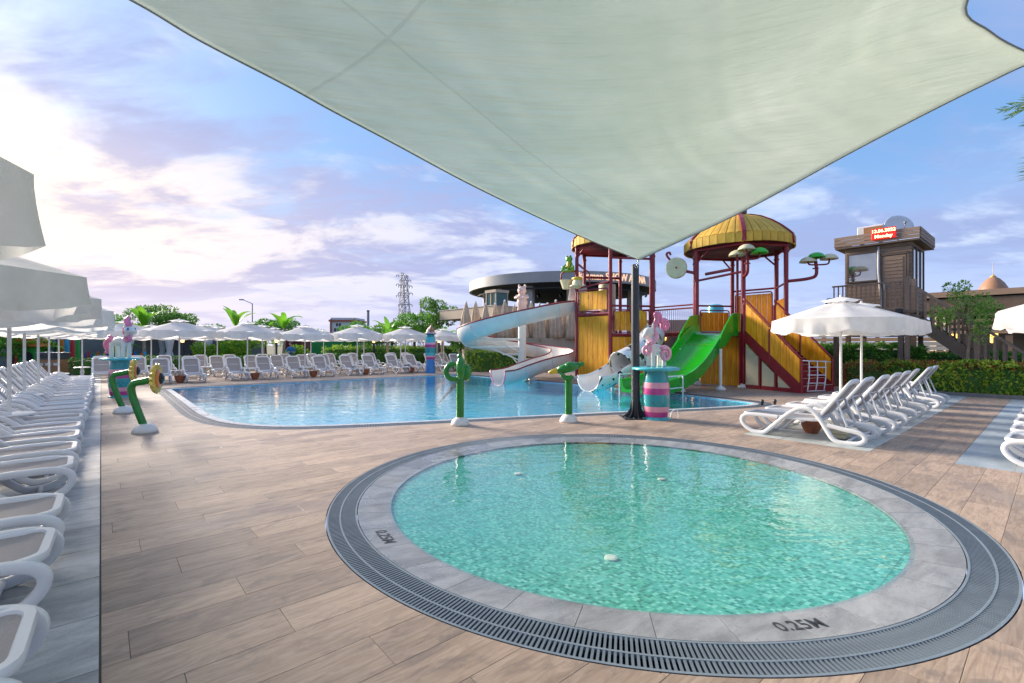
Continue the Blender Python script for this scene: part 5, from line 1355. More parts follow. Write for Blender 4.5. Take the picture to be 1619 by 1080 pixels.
def coil(px, py, label, kind):
    t = thing('coil_sprayer', label, 'water sprayer', gpos(px, py), 0); foot(t, .19)
    m = MB(); m.cyl((0, 0, .1), (0, 0, .98 if kind == 0 else .96), .077, n=16); m.build('stem', 'sprayer_green', t, ang=40)
    if kind == 0:
        m = MB(); c = Vector((-.13, .02, 1.06)); m.tube([c+Vector((.155*math.cos(a), .02*math.sin(a*.5), .155*math.sin(a))) for a in [-.5+5.9*k/26 for k in range(27)]], .055, 10); m.build('loop', 'sprayer_green', t, smooth=True)
        m = MB(); m.ell((.02, -.06, 1.13), (.10, .16, .24), 14, 10); m.ell((.1, .04, 1.05), (.13, .1, .17), 12, 8); m.build('head', 'sprayer_green', t, smooth=True)
        m = MB(); m.lathe([(.06, .0), (.045, .06), (.02, .09), (.001, .1)], (0, -.05, 1.34), 12); m.build('nozzle', 'sprayer_green', t, smooth=True)
        m = MB(); m.ell((.13, .06, .92), (.05, .05, .06), 10, 6); m.build('beak', 'yellow_gloss', t, smooth=True)
    else:
        m = MB(); c = Vector((-.02, 0, 1.02)); m.tube([c+Vector((.12*math.cos(a), -.03+.02*math.sin(a), .12*math.sin(a))) for a in [PI*.3+PI*1.5*k/18 for k in range(19)]], .05, 10); m.build('loop', 'sprayer_green', t, smooth=True)
        m = MB(); m.tube([(-.24, -.02, 1.06), (-.1, -.02, 1.10), (.06, -.02, 1.14), (.2, -.02, 1.18)], .09, 12, scale=[.75, 1.05, 1.1, .7]); m.ell((.02, -.03, 1.15), (.12, .11, .1), 12, 8); m.build('head', 'sprayer_green', t, smooth=True)
        m = MB(); m.tube([(.18, -.02, 1.17), (.28, -.02, 1.20), (.31, -.02, 1.21)], .055, 10, scale=[1, .9, .6]); m.build('nozzle', 'sprayer_green', t, smooth=True)
        m = MB(); m.tube([(-.23, -.02, 1.065), (-.36, -.02, 1.03), (-.42, -.02, 1.02)], .068, 12, scale=[1, .7, .35]); m.build('beak', 'yellow_gloss', t, smooth=True)
coil(727.5, 672, 'green coiled serpent sprayer on a straight post, left of the pair', 0)
coil(899, 667, 'green sprayer with a yellow beak on a straight post, right of the pair', 1)
m = MB(); m.tube(crom([(0, 0, 0), (.05, .02, .14), (.16, .05, .17), (.2, .06, .06), (.2, .06, .0)], 4), .014, 7); tag(m.build('water_hook', 'white_plastic', None, smooth=True, loc=gpos(1060, 661)), 'small bent white pipe on the deck beside the striped pedestal', 'pipe')
for i, (px, py) in enumerate(((1205, 640.5), (1225, 640))):
    m = MB(); m.lathe([(.03, 0), (.03, .05), (.045, .06), (.045, .12), (.02, .15), (.001, .155)], n=12); tag(m.build('deck_nozzle', 'dark_steel', None, smooth=True, loc=gpos(px, py)), f'small dark nozzle at the right tip of the large pool, {"left" if i == 0 else "right"} of two', 'nozzle')

# ------------------------------------------------------------------ hedges and planting
def hedge(name, label, u0, u1, v0, v1, h, mat, dens=320, L=.09, w=.05, face='u', rough=.12, group=None, core='leaf_dark', tips=None):
    """clipped hedge; 'face' tells which long side looks at the pool"""
    t = thing(name, label, 'hedge', W(u0, v0), TH, group)
    m = MB(); U_, V_ = u1-u0, v1-v0; e = .10
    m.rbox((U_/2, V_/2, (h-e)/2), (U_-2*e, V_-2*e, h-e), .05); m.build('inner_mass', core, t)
    m = MB()
    if face == 'u':   # long side faces -u: local x of the hedge builder runs along v
        hedge_mesh(m, 0, V_, 0, U_, .03, h, dens, L, w, rough); m.v = [(y, x, z) for x, y, z in m.v]
    else: hedge_mesh(m, 0, U_, 0, V_, .03, h, dens, L, w, rough)
    tag(m.build('foliage', mat, t), kind='stuff')
    if tips:
        m = MB()
        for _ in range(tips[0]):
            p = Vector((random.uniform(0, U_), random.uniform(0, V_), h*random.uniform(.78, 1.0)))
            for q in range(6): leaf_quad(m, p, Vector((random.uniform(-.8, .8), random.uniform(-.8, .8), 1)), rvec(), random.uniform(.09, .2), .045)
        tag(m.build('young_shoots', tips[1], t), kind='stuff')
    return t
hedge('photinia_hedge', 'low reddish green hedge along the deck behind the right loungers', 20.35, 21.15, -4.5, 3.9, .98, 'leaf_hedge', 380, .13, .07, rough=.18, tips=(800, 'leaf_red'))
hedge('red_shrub', 'rusty red shrub end of the hedge beside the parasol poles', 20.5, 21.5, 3.75, 5.2, .95, 'leaf_red', 420, .09, .05, rough=.2, tips=(60, 'leaf_hedge'))
hedge('laurel_hedge', 'tall dark green hedge behind the right parasols', 21.95, 22.8, 3.2, 9.8, 1.5, 'leaf_mid', 260, .16, .09, rough=.16)
hedge('laurel_hedge', 'dark green hedge running on below the brown staircase', 23.0, 24.0, -5.0, 3.4, 1.25, 'leaf_mid', 200, .15, .08, rough=.16)
hedge('box_hedge', 'low clipped green hedge behind the far loungers', -1.2, 24.0, 33.6, 34.3, .85, 'leaf_dark', 150, .12, .07, face='v', rough=.1)
hedge('lime_hedge', 'yellow green shrub band behind the far loungers on the right', 12.5, 24.0, 35.0, 36.2, 1.35, 'leaf_lime', 90, .2, .09, face='v', rough=.3, tips=(160, 'leaf_lime'))
hedge('garden_hedge', 'mixed green hedge behind the left lounger row', -5.2, -4.1, 4.0, 31.5, 1.05, 'leaf_brown', 80, .14, .07, rough=.25, tips=(260, 'leaf_mid'))
hedge('slide_hedge', 'bushy olive green hedge behind the white spiral slide', 16.6, 22.0, 22.3, 23.6, 1.25, 'leaf_hedge', 130, .16, .08, face='v', rough=.3)
m = MB(); m.bar(W(20.27, -5, .05), W(20.27, 4.0, .05), .08, .12); structure('kerb', m, 'kerb_grey')
m = MB(); m.bar(W(21.85, 3.2, .05), W(21.85, 9.8, .05), .08, .12); structure('hedge_kerb', m, 'kerb_grey')

def banana(p, label, h, leaves, seed, stems=1):
    rs = random.getstate(); random.seed(seed)
    t = thing('banana_plant', label, 'banana plant', p, 0, 'banana plants beyond the loungers')
    m = MB(); limb(m, (0, 0, 0), (random.uniform(-.1, .1), 0, h), .13, .07, 9, .06); m.build('stem', 'bark_pale', t, smooth=True)
    for k in range(leaves):
        m = MB(); az = 2*PI*k/leaves+random.uniform(-.3, .3); el = R_(random.uniform(48, 84)); blade(m, (0, 0, h-.1), az, random.uniform(1.4, 2.1), random.uniform(.42, .6), el, R_(random.uniform(50, 120)), 10, .14)
        m.build('leaf', 'banana_leaf', t, smooth=True)
    random.setstate(rs)
def gp(px, Y, z=0.0): return Vector(((px-CX)/F*Y, Y, z))
for i, (px, Y, h, n, lab) in enumerate(((228, 31.5, 2.7, 7, 'banana plant rising behind the parasols above the unicorn'), (372, 34, 2.9, 6, 'banana plant with two upright leaves left of the street lamp'), (449, 35, 2.8, 6, 'banana plant with a spread of leaves between far parasols'),
                                      (614, 36, 2.3, 5, 'banana plant near the lattice pylon'), (700, 36.5, 2.0, 5, 'low banana plant beside the tan building'), (552, 38, 1.6, 5, 'banana plant in front of the small white house'), (60, 27, 1.1, 6, 'banana plant between the left parasol poles'), (180, 31, .9, 6, 'low banana plant behind the unicorn pedestal'))):
    banana(gp(px, Y), lab, h, n, 40+i)

def tree(name, label, p, h, trunk_r, crown, n, L, w, mat, bark='bark', clumps=12, seed=1, group=None, limbs=6, cs=1.0):
    rs = random.getstate(); random.seed(seed)
    t = thing(name, label, 'tree', p, random.uniform(0, 6), group)
    m = MB(); zc = h-crown[2]; limb(m, (0, 0, 0), (0, 0, zc), trunk_r, trunk_r*.55, 9, .05)
    ends = []
    for k in range(limbs):
        a = 2*PI*k/limbs+random.uniform(-.4, .4); q = Vector((math.cos(a)*crown[0]*random.uniform(.45, .8), math.sin(a)*crown[1]*random.uniform(.45, .8), zc+crown[2]*random.uniform(-.35, .75)))
        limb(m, (0, 0, zc*random.uniform(.75, 1.0)), q, trunk_r*.45, trunk_r*.12, 6, .2); ends.append(q)
    limb(m, (0, 0, zc), (0, 0, zc+crown[2]*.8), trunk_r*.55, trunk_r*.1, 6, .15); ends.append(Vector((0, 0, zc+crown[2]*.75)))
    m.build('trunk', bark, t, smooth=True)
    m = MB()
    for k in range(clumps):
        c = ends[k % len(ends)]+Vector((random.gauss(0, .2)*crown[0], random.gauss(0, .2)*crown[1], random.gauss(0, .18)*crown[2])); s = random.uniform(.28, .5)*cs
        clump(m, c, (crown[0]*s, crown[1]*s, crown[2]*s*.8), int(n*1.9)//clumps, L, w)
    tag(m.build('crown', mat, t), kind='stuff')
    random.setstate(rs)
pt = W(21.35, 1.95)
tree('young_tree', 'slim young tree with bright green leaves in front of the brown staircase', pt, 3.6, .06, (.80, .80, 1.05), 1500, .09, .042, 'leaf_sapling', 'bark_pale', 26, 3, limbs=13, cs=.6)
tree('garden_tree', 'round green tree behind the left parasols', gp(268, 40), 4.6, .16, (2.3, 2.0, 1.2), 2600, .22, .11, 'leaf_tree', 'bark', 22, 5)
tree('garden_tree', 'dark bushy tree right of the street lamp', gp(420, 42), 3.6, .14, (2.4, 2.0, 1.0), 2000, .2, .1, 'leaf_mid', 'bark', 18, 6)
tree('garden_tree', 'leafy tree behind the parasols beside the pylon', gp(655, 42), 4.2, .16, (2.8, 2.2, 1.3), 2600, .22, .11, 'leaf_mid', 'bark', 22, 7)
tree('garden_tree', 'taller green tree at the left end of the tan building', gp(690, 44), 5.6, .14, (1.6, 1.6, 1.5), 2000, .22, .1, 'leaf_tree', 'bark', 16, 8)
tree('garden_tree', 'small tree in front of the tan building wall', gp(728, 33.5), 2.35, .07, (1.0, 1.0, .7), 1500, .13, .06, 'leaf_mid', 'bark', 14, 9)
tree('garden_tree', 'green tree in front of the green screen wall', gp(562, 40), 3.3, .12, (1.4, 1.3, 1.0), 1800, .2, .1, 'leaf_mid', 'bark', 16, 10)
tree('garden_tree', 'bright garden shrub tree between far parasols', gp(385, 34), 2.1, .08, (1.6, 1.3, 1.0), 1900, .18, .09, 'leaf_lime', 'bark', 16, 11)
tree('garden_tree', 'green tree behind the left parasol poles', gp(20, 27), 2.9, .12, (1.8, 1.6, 1.2), 2200, .18, .08, 'leaf_mid', 'bark', 18, 12)
tree('garden_tree', 'green tree beside the coloured playground', gp(128, 33), 2.8, .1, (1.4, 1.4, 1.1), 1700, .18, .08, 'leaf_mid', 'bark', 16, 13)
tree('garden_tree', 'green bush tree behind the unicorn', gp(205, 36), 3.1, .1, (1.9, 1.6, 1.2), 1900, .2, .09, 'leaf_lime', 'bark', 16, 14)
for i, (px, Y) in enumerate(((330, 46), (490, 48), (575, 50), (620, 47), (150, 40), (80, 42))):
    tree('garden_tree', ['low green tree far behind the parasols left of the lamp', 'low green tree between the lamp and the white house', 'low green tree right of the white house', 'low green tree at the foot of the pylon', 'green tree behind the coloured fence', 'green tree far behind the playground'][i], gp(px, Y), [3.0, 3.0, 3.3, 3.6, 4.0, 3.8][i], .14, (2.8, 2.4, 1.2), 1900, .24, .12, ['leaf_mid', 'leaf_lime', 'leaf_mid', 'leaf_tree', 'leaf_mid', 'leaf_mid'][i], 'bark', 18, 20+i)
# flowering oleander shrub by the far loungers
for i, (px, Y, s) in enumerate(((335, 32.5, 1.0), (362, 33, 1.1), (470, 36, .9))):
    t = thing('leafy_shrub', ['bright green broad leaved shrub behind far loungers, left of two', 'bright green broad leaved shrub behind far loungers, right of two', 'small green shrub beside the person in blue'][i], 'shrub', gp(px, Y)); m = MB()
    for k in range(9): limb(m, (0, 0, 0), (random.uniform(-.6, .6)*s, random.uniform(-.5, .5)*s, random.uniform(.7, 1.3)*s), .03, .012, 5)
    m.build('stems', 'bark', t, smooth=True); m = MB()
    for k in range(9): clump(m, (random.uniform(-.7, .7)*s, random.uniform(-.5, .5)*s, random.uniform(.5, 1.35)*s), (.4*s, .4*s, .35*s), 120, .24, .11)
    tag(m.build('foliage', 'leaf_lime', t), kind='stuff')

def palm(p, h, label, n, Lf, mat, seed, rng=(0, 2*PI), els=(-20, 55)):
    rs = random.getstate(); random.seed(seed)
    t = thing('palm_tree', label, 'palm tree', p); m = MB(); limb(m, (0, 0, 0), (0, 0, h), .2, .16, 12, .02); m.build('trunk', 'bark', t, smooth=True)
    for k in range(n):
        az = rng[0]+(rng[1]-rng[0])*(k+random.random()*.6)/n; el = R_(random.uniform(*els)); m = MB(); P = []; q = Vector((0, 0, h)); th = el
        d = Vector((math.cos(az), math.sin(az), 0))
        for i in range(15): P.append(q.copy()); q = q+(d*math.cos(th)+Vector((0, 0, math.sin(th))))*Lf/14; th -= R_(random.uniform(4, 7))
        m.tube(P, .022, 5, scale=[1-.055*i for i in range(15)])
        sdv = Vector((-math.sin(az), math.cos(az), 0))
        for i in range(3, 15):
            for r in range(3):
                for s in (-1, 1):
                    b = P[i-1].lerp(P[i], r/3); dl = (d*.75+sdv*s*.9+Vector((0, 0, random.uniform(-.25, .35)))).normalized()
                    leaf_quad(m, b, dl, Vector((0, 0, 1)), Lf*.24*(1.05-abs(i-8)/11)*random.uniform(.8, 1.1), .035, .3)
        m.build('frond', mat, t)
    random.setstate(rs)
palm(Vector((10.95, 8.55, 0)), 5.85, 'palm with spiky green fronds at the right edge of the picture', 18, 1.7, 'palm_leaf', 3)
palm(Vector((-13.3, 10.4, 0)), 5.0, 'palm with dry brown frond tips above the nearest left parasol', 16, 1.9, 'palm_dry', 4, els=(0, 60))

# ------------------------------------------------------------------ the tan building and the round arena
bl = thing('tan_building', 'low tan flat roofed building left of the round arena', 'building', W(22.5, 28.1), TH)
m = MB(); m.rbox((5.2, 3.8, 4.15), (10.4, 7.6, .82), .02); m.build('roof_fascia', 'tan_wall', bl)
m = MB(); m.box((5.2, 3.8, 4.585), (10.5, 7.7, .05)); m.build('roof_edge', 'grey_metal', bl)
m = MB(); m.box((6.0, 3.6, 1.85), (9.0, 6.0, 3.78)); m.build('wall', 'tan_wall', bl)
kb = thing('roof_cabin', 'small glazed cabin standing on the tan building roof', 'cabin', W(24.4, 30.2, 4.61), TH); kb.scale = (.72,)*3
m = MB(); m.box((.9, .9, .9), (1.7, 1.7, 1.75)); m.build('glazing', 'glass_teal', kb)
for x, y in ((.05, .05), (1.75, .05), (.05, 1.75), (1.75, 1.75), (.05, .9)): m = MB(); m.box((x, y, .9), (.14, .14, 1.8)); m.build('post', 'tan_wall', kb)
m = MB(); m.box((.9, .9, 1.95), (2.0, 2.0, .32)); m.build('roof', 'tan_wall', kb)
AC, AR = Vector((5.35, 52, 0)), 10.0
ar = thing('round_arena', 'round open arena with curved grey roof and lettering behind the slides', 'building', AC)
def arc_wall(mb, r0, r1, z0, z1, a0, a1, n=60):
    vs = []
    for k in range(n+1):
        a = a0+(a1-a0)*k/n; c, s = math.cos(a), math.sin(a); vs += [(r0*c, r0*s, z0), (r1*c, r1*s, z0), (r1*c, r1*s, z1), (r0*c, r0*s, z1)]
    mb.add(vs, [(4*k+i, 4*k+4+i, 4*k+4+(i+1) % 4, 4*k+(i+1) % 4) for k in range(n) for i in range(4)]+[(0, 1, 2, 3), (4*n+3, 4*n+2, 4*n+1, 4*n)])
m = MB(); arc_wall(m, AR-.25, AR, 7.2, 8.15, 0, 2*PI, 90); m.build('roof_fascia', 'grey_metal', ar, ang=30)
m = MB(); m.lathe([(AR-.3, 7.95), (.01, 8.1)], n=60); m.build('roof_deck', 'grey_metal', ar)
m = MB(); m.lathe([(AR-.26, 7.3), (6, 6.6), (.01, 6.5)], n=60); m.build('ceiling', 'dark_ceiling', ar)
for k in range(14):
    a = 2*PI*(k+.5)/14; m = MB(); m.box((8.3*math.cos(a), 8.3*math.sin(a), 3.6), (.6, .6, 7.2), rz=a); m.build('column', 'grey_metal' if k % 2 else 'tan_wall', ar)
m = MB(); arc_wall(m, 7.0, 7.2, 0, 4.4, R_(20), R_(160), 30); m.build('stage_wall', 'dark_ceiling', ar)
for k in range(9):
    a = R_(200+16*k); m = MB(); q = Vector((7.6*math.cos(a), 7.6*math.sin(a), 6.35)); m.cyl(q+Vector((0, 0, .6)), q, .04, n=6); m.tube([q, q+Vector((.1, -.25, -.3))], .16, 10); m.build('spotlight', 'black_gloss', ar)
m = MB(); arc_wall(m, 9.0, 9.12, 6.7, 6.85, R_(185), R_(355), 40); m.build('lighting_truss', 'dark_ceiling', ar)
tx = text_mesh('Kirman SHOW ARENA', .92, .03, .012); tx.v = [(x*.85+1.6, y, z) for x, y, z in tx.v]
vs = []
for x, y, z in tx.v:
    a = -PI/2+(x+2.75)/AR; r = AR+.05+z; vs.append((r*math.cos(a), r*math.sin(a), 7.67+y))
tx.v = vs; tx.build('lettering', 'sign_peach', ar)
tr = tag((lambda m: (m.prism([(0, 0), (9.2, 0), (9.2, 5), (0, 5)], 0, 2.05), m.build('terrace', 'tan_wall', None, loc=gp(735, 31.5), rz=R_(8)))[1])(MB()), kind='structure')
def closed_parasol(p, h, label, seed, mat='tan_canvas', group=None, rr=.3):
    rd = random.Random(seed); t = thing('closed_parasol', label, 'parasol', p, rd.uniform(0, 6), group)
    m = MB(); m.cyl((0, 0, 0), (0, 0, h+.1), .035, n=8); m.build('pole', 'white_plastic', t)
    m = MB(); ph = rd.uniform(0, 6)
    m.lathe([(.04, h), (.09, h-.12), (.16, h-.5), (.25, h-1.0), (rr*1.1, h-1.6), (rr*1.3, h-2.2), (rr*1.38, h-2.55), (rr*1.1, h-2.56)], n=48, wob=lambda a, z: 1+(.24*math.sin(7*a+ph)+.1*math.sin(12*a+2*ph+z*2))*(1 if z < h-.25 else .3)); m.build('folded_canopy', mat, t, smooth=True)
    m = MB(); m.lathe([(.07, h-.06), (.08, h+.02), (.045, h+.06), (.001, h+.08)], n=10); m.build('top_cap', 'white_plastic', t, smooth=True)
xs = [737, 752, 768, 783, 798, 813, 826, 840, 853, 866, 879, 892, 904]
for i, px in enumerate(xs):
    Yp = 32.6+(i % 2)*1.1; closed_parasol(gp(px, Yp, 2.05), 2.45+.13*math.sin(i*2.1), f'tan folded parasol on the terrace behind the slide, {ORD[i] if i else "first"} from the left', 60+i, group='folded tan parasols')

# ------------------------------------------------------------------ brown lookout booth with its stairs
def BP(u, v, z=0.0): return W(u*1.06, v*1.06, EYE+(z-EYE)*1.06)
bt = thing('lookout_booth', 'brown boarded lookout booth raised on posts', 'booth', BP(21.3, 3.37), TH); bt.scale = (1.06,)*3
WB, DB, Z0, Z1 = 1.95, 2.3, 2.75, 5.2        # width along v, depth along u
def cladding(root, A, B, z0, z1, h=.13, mat='brown_board', openings=()):
    A, B = Vector(A), Vector(B); d = B-A; L = d.length; a = math.atan2(d.y, d.x); n = int(round((z1-z0)/h)); h = (z1-z0)/n
    for i in range(n):
        za, zb = z0+i*h, z0+(i+1)*h; segs = [(0, L)]
        for (s0, s1, o0, o1) in openings:
            if zb > o0+.02 and za < o1-.02: segs = [q for (p0, p1) in segs for q in ((p0, min(p1, s0)), (max(p0, s1), p1)) if q[1]-q[0] > .02]
        for p0, p1 in segs:
            q = A+d*((p0+p1)/2/L); m = MB(); m.box((0, 0, 0), (p1-p0, .03, h-.012), M=Matrix.Rotation(R_(0), 3, 'X')); m.build('siding_board', mat, root, loc=(q.x, q.y, (za+zb)/2), rz=a)
m = MB(); m.box((DB/2, WB/2, (1.9+Z1)/2), (DB-.05, WB-.05, Z1-1.9)); m.build('shell', 'brown_dark', bt)
cladding(bt, (0, WB, 0), (0, 0, 0), 1.9, Z1, openings=[(.12, .98, 3.95, 4.95), (1.12, 1.82, Z0, 4.78)])
cladding(bt, (0, 0, 0), (DB, 0, 0), 1.9, Z1, openings=[(.12, DB-.15, 3.65, 5.05)])
m = MB(); m.box((-.005, WB-.55, 4.45), (.02, .84, .98)); w_ = m.build('window', 'glass_mirror', bt)
for y, z, sy, sz in ((WB-.55, 4.97, .96, .05), (WB-.55, 3.93, .96, .05), (WB-.10, 4.45, .05, 1.08), (WB-1.0, 4.45, .05, 1.08)): m = MB(); m.box((-.02, y, z), (.05, sy, sz)); m.build('window_frame', 'brown_dark', w_)
dr = link('door', (lambda m: (m.rbox((0, 0, 0), (.04, .68, 2.0), .01), m.mesh('door', 'brown_board'))[1])(MB()), bt, (-.012, WB-1.47, 3.77))
for k in range(15): m = MB(); m.box((-.028, 0, -.88+k*.126), (.02, .5, .1)); m.build('slat', 'brown_board', dr)
m = MB(); m.box((-.045, .27, -.1), (.02, .03, .2)); m.cyl((-.06, .27, -.05), (-.06, .17, -.05), .012, n=6); m.build('handle', 'chrome', dr)
for y, z, sy, sz in ((WB-1.09, 3.8, .07, 2.1), (WB-1.86, 3.8, .07, 2.1), (WB-1.47, 4.83, .84, .08)): m = MB(); m.box((-.022, y, z), (.055, sy, sz)); m.build('door_frame', 'brown_dark', bt)
for k in range(3):
    m = MB(); m.box((.42+k*.68, -.005, 4.35), (.6, .02, 1.36)); w_ = m.build('window', 'glass_mirror', bt)
    for x in (-.32, .32): m = MB(); m.box((.42+k*.68+x, -.02, 4.35), (.05, .04, 1.44)); m.build('window_frame', 'brown_dark', w_)
m = MB(); m.tube(crom([(-.05, WB-1.03, 5.15), (-.05, WB-1.03, 4.2), (-.05, WB-1.08, 3.6), (-.05, WB-1.1, 2.8)], 3), .035, 8); m.build('drainpipe', 'pole_white', bt, smooth=True)
for k in range(4):
    e = .26; z = 5.2+k*.125
    m = MB()
    if k == 0: m.box((DB/2, WB/2, 5.22), (DB+2*e, WB+2*e, .06)); m.build('roof_slab', 'brown_dark', bt)
    else:
        for c, d_ in (((-e, WB/2), (.05, WB+2*e)), ((DB+e, WB/2), (.05, WB+2*e)), ((DB/2, -e), (DB+2*e, .05)), ((DB/2, WB+e), (DB+2*e, .05))): m = MB(); m.box((c[0], c[1], z), (d_[0], d_[1], .105)); m.build('parapet_board', 'brown_board', bt)
for x, y in ((.08, .08), (.08, WB-.08), (DB-.1, .08), (DB-.1, WB-.1), (-1.1, .1), (-1.1, WB)): m = MB(); m.box((x, y, 1.35), (.14, .14, 2.7)); m.build('leg', 'brown_dark', bt)
m = MB(); m.box((-.6, WB/2-.1, 2.69), (1.2, WB+.4, .09)); m.build('landing', 'brown_dark', bt)
for y in [WB+.05-.135*k for k in range(0, 15)]: m = MB(); m.box((-1.16, y, 3.2), (.035, .035, .95)); m.build('baluster', 'brown_board', bt)
m = MB(); m.bar((-1.16, WB+.1, 3.7), (-1.16, .02, 3.7), .09, .05); m.build('handrail', 'brown_board', bt)
m = MB(); m.bar((-1.16, WB+.1, 2.82), (-1.16, .02, 2.82), .05, .06); m.build('bottom_rail', 'brown_board', bt)
# things on and by the booth
sg = thing('led_sign', 'red illuminated date sign on the booth parapet', 'sign', BP(21.3-.31, 3.37+.72, 5.55), TH-PI/2)
m = MB(); m.rbox((0, 0, 0), (.74, .07, .42), .012); m.build('panel', 'led_red', sg)
for txt, z, s in (('13.06.2022', .1, .165), ('Monday', -.10, .17)):
    q = text_mesh(txt, s, .002, .003); q.xf(Matrix.Translation((0, -.04, z)) @ Matrix.Rotation(PI/2, 4, 'X')); q.build('lettering', 'led_text', sg)
ds = thing('satellite_dish', 'grey satellite dish on the booth roof', 'satellite dish', BP(22.2, 3.9, 5.25), TH+R_(215))
m = MB(); prof = [(.001, 0), (.2, .015), (.38, .06), (.48, .1), (.485, .09), (.38, .045), (.2, 0), (.001, -.015)]; m.lathe(prof, n=28); m.xf(Matrix.Translation((0, 0, .72)) @ Matrix.Rotation(R_(68), 4, 'Y')); m.build('reflector', 'cushion', ds, smooth=True)
m = MB(); m.cyl((0, 0, 0), (-.05, 0, .7), .03, n=8); m.build('mast', 'lattice', ds)
m = MB(); m.tube(crom([(.02, 0, .3), (.35, 0, .42), (.5, 0, .75)], 4), .015, 6); m.ell((.5, 0, .78), .05, 8, 6); m.build('feed_arm', 'lattice', ds, smooth=True)
acu = thing('air_conditioner', 'tan air conditioning unit on the booth roof', 'air conditioner', BP(21.75, 4.6, 5.25), TH)
m = MB(); m.rbox((0, 0, .5), (.4, .85, .62), .02); m.build('casing', 'house_white', acu); m = MB(); m.box((-.205, -.08, .5), (.02, .58, .5)); m.build('side_panel', 'bin_wood', acu)
for y in (-.3, .3): m = MB(); m.box((0, y, .095), (.4, .06, .19)); m.build('foot', 'dark_steel', acu)
ld = thing('loudspeaker', 'large black loudspeaker hung in front of the booth landing', 'loudspeaker', BP(21.3-1.35, 3.37+1.9, 2.4), TH+R_(8))
m = MB(); m.add([(-.18, -.3, .1), (.2, -.3, 0), (.2, .3, 0), (-.18, .3, .1), (-.25, -.3, .82), (.2, -.3, .95), (.2, .3, .95), (-.25, .3, .82)], [(3, 2, 1, 0), (4, 5, 6, 7), (0, 1, 5, 4), (1, 2, 6, 5), (2, 3, 7, 6), (3, 0, 4, 7)]); m.build('cabinet', 'black_gloss', ld)
m = MB(); m.add([(-.205, -.26, .2), (-.205, .26, .2), (-.255, .26, .76), (-.255, -.26, .76)], [(0, 1, 2, 3)]); m.build('grille', 'dark_ceiling', ld)
m = MB(); m.tube([(.2, 0, .5), (.33, 0, .5)], .03, 6); m.build('bracket', 'dark_steel', ld)
fl = thing('flood_light', 'small black floodlight at the corner of the stairs', 'light', BP(21.3-1.3, 3.37+.1, 2.62), TH)
m = MB(); m.rbox((-.08, 0, .1), (.14, .2, .17), .03); m.build('housing', 'black_gloss', fl); m = MB(); m.cyl((0, 0, .1), (.12, 0, .05), .02, n=6); m.build('bracket', 'black_gloss', fl)
stt = thing('brown_staircase', 'brown timber staircase descending to the right from the booth', 'staircase', BP(20.4, 3.3), TH); stt.scale = (1.06,)*3
S_L, S_H, SWD = 2.95, 2.72, 1.0      # runs towards -v
for x in (-.2, SWD-.2):
    m = MB(); m.sweep([(x, 0, S_H-.1), (x, -S_L, .0)], [(-.03, -.2), (.03, -.2), (.03, .12), (-.03, .12)]); m.build('stringer', 'brown_dark', stt)
    m = MB(); m.sweep([(x, .05, S_H+.98), (x, -S_L, 1.05)], [(-.045, -.025), (.045, -.025), (.045, .025), (-.045, .025)]); m.build('handrail', 'brown_board', stt)
    for k in range(15):
        f = (k+.3)/15; z = S_H*(1-f); m = MB(); m.box((x, -S_L*f, z+.5), (.035, .06, .95)); m.build('baluster', 'brown_board', stt)
    for f, hh in ((0.0, 1.15), (.56, 1.0), (1.0, 1.0)): z = S_H*(1-f); m = MB(); m.box((x, -S_L*f, (z+hh)/2), (.13, .13, z+hh)); m.build('newel_post', 'brown_board', stt)
for k in range(14): f = (k+.5)/14; m = MB(); m.box((SWD/2-.2, -S_L*f, S_H*(1-f)-.05), (SWD-.07, .24, .04)); m.build('tread', 'brown_board', stt)
bb = thing('brown_pavilion', 'long dark brown pavilion with slatted eaves behind the staircase', 'building', W(29, -25.6, -.75), TH)
m = MB(); m.box((3.5, 15, 4.15), (7.4, 30, .55)); m.build('roof_fascia', 'brown_dark', bb)
m = MB(); m.box((3.5, 15, 4.6), (7.6, 30.2, .25)); m.build('roof_edge', 'brown_board', bb)
for k in range(4): m = MB(); m.box((0, 15, 2.9+k*.26), (.05, 29.6, .13)); m.build('eave_slat', 'brown_board', bb)
for k in range(14): m = MB(); m.box((.15, .6+k*2.2, 1.95), (.22, .22, 3.9)); m.build('column', 'brown_dark', bb)
m = MB(); m.box((4.5, 15, 1.9), (.1, 29, 3.8)); m.build('rear_wall', 'dark_ceiling', bb)
for k in range(8):
    q = thing('hanging_lamp', f'glowing yellow lantern in the brown pavilion, {ORD[k] if k else "first"} from the left', 'lamp', W(29+.9, 3.2-k*1.3, 1.95), TH, 'pavilion lanterns'); m = MB(); m.rbox((0, 0, 0), (.24, .24, .55), .03); m.build('shade', 'lamp_glow' if k % 4 != 3 else 'cushion', q); m = MB(); m.cyl((0, 0, .27), (0, 0, 1.2), .012, n=5); m.build('cord', 'black_gloss', q)
sw_ = thing('slatted_wall', 'grey brown slatted wall low behind the dark hedge', 'wall', W(26.5, 3.0), TH)
for k in range(12): m = MB(); m.box((0, 5.5, .12+k*.19), (.04, 11, .165)); m.build('slat', 'grey_metal' if k % 3 else 'brown_board', sw_)
for k in range(6): m = MB(); m.box((.06, .3+k*2.1, 1.15), (.12, .14, 2.3)); m.build('post', 'brown_dark', sw_)
osn = thing('oval_sign', 'dark oval sign with a gold border on the brown pavilion', 'sign', at(1612, 478, 24.6), TH-PI/2)
m = MB(); m.ell((0, 0, 0), (.58, .05, .42), 28, 8); m.build('plate', 'black_gloss', osn, smooth=True)
m = MB(); m.tube([(.58*math.cos(a), -.02, .42*math.sin(a)) for a in [2*PI*k/30 for k in range(30)]], .03, 6, closed=True); m.build('border', 'gold', osn, smooth=True)
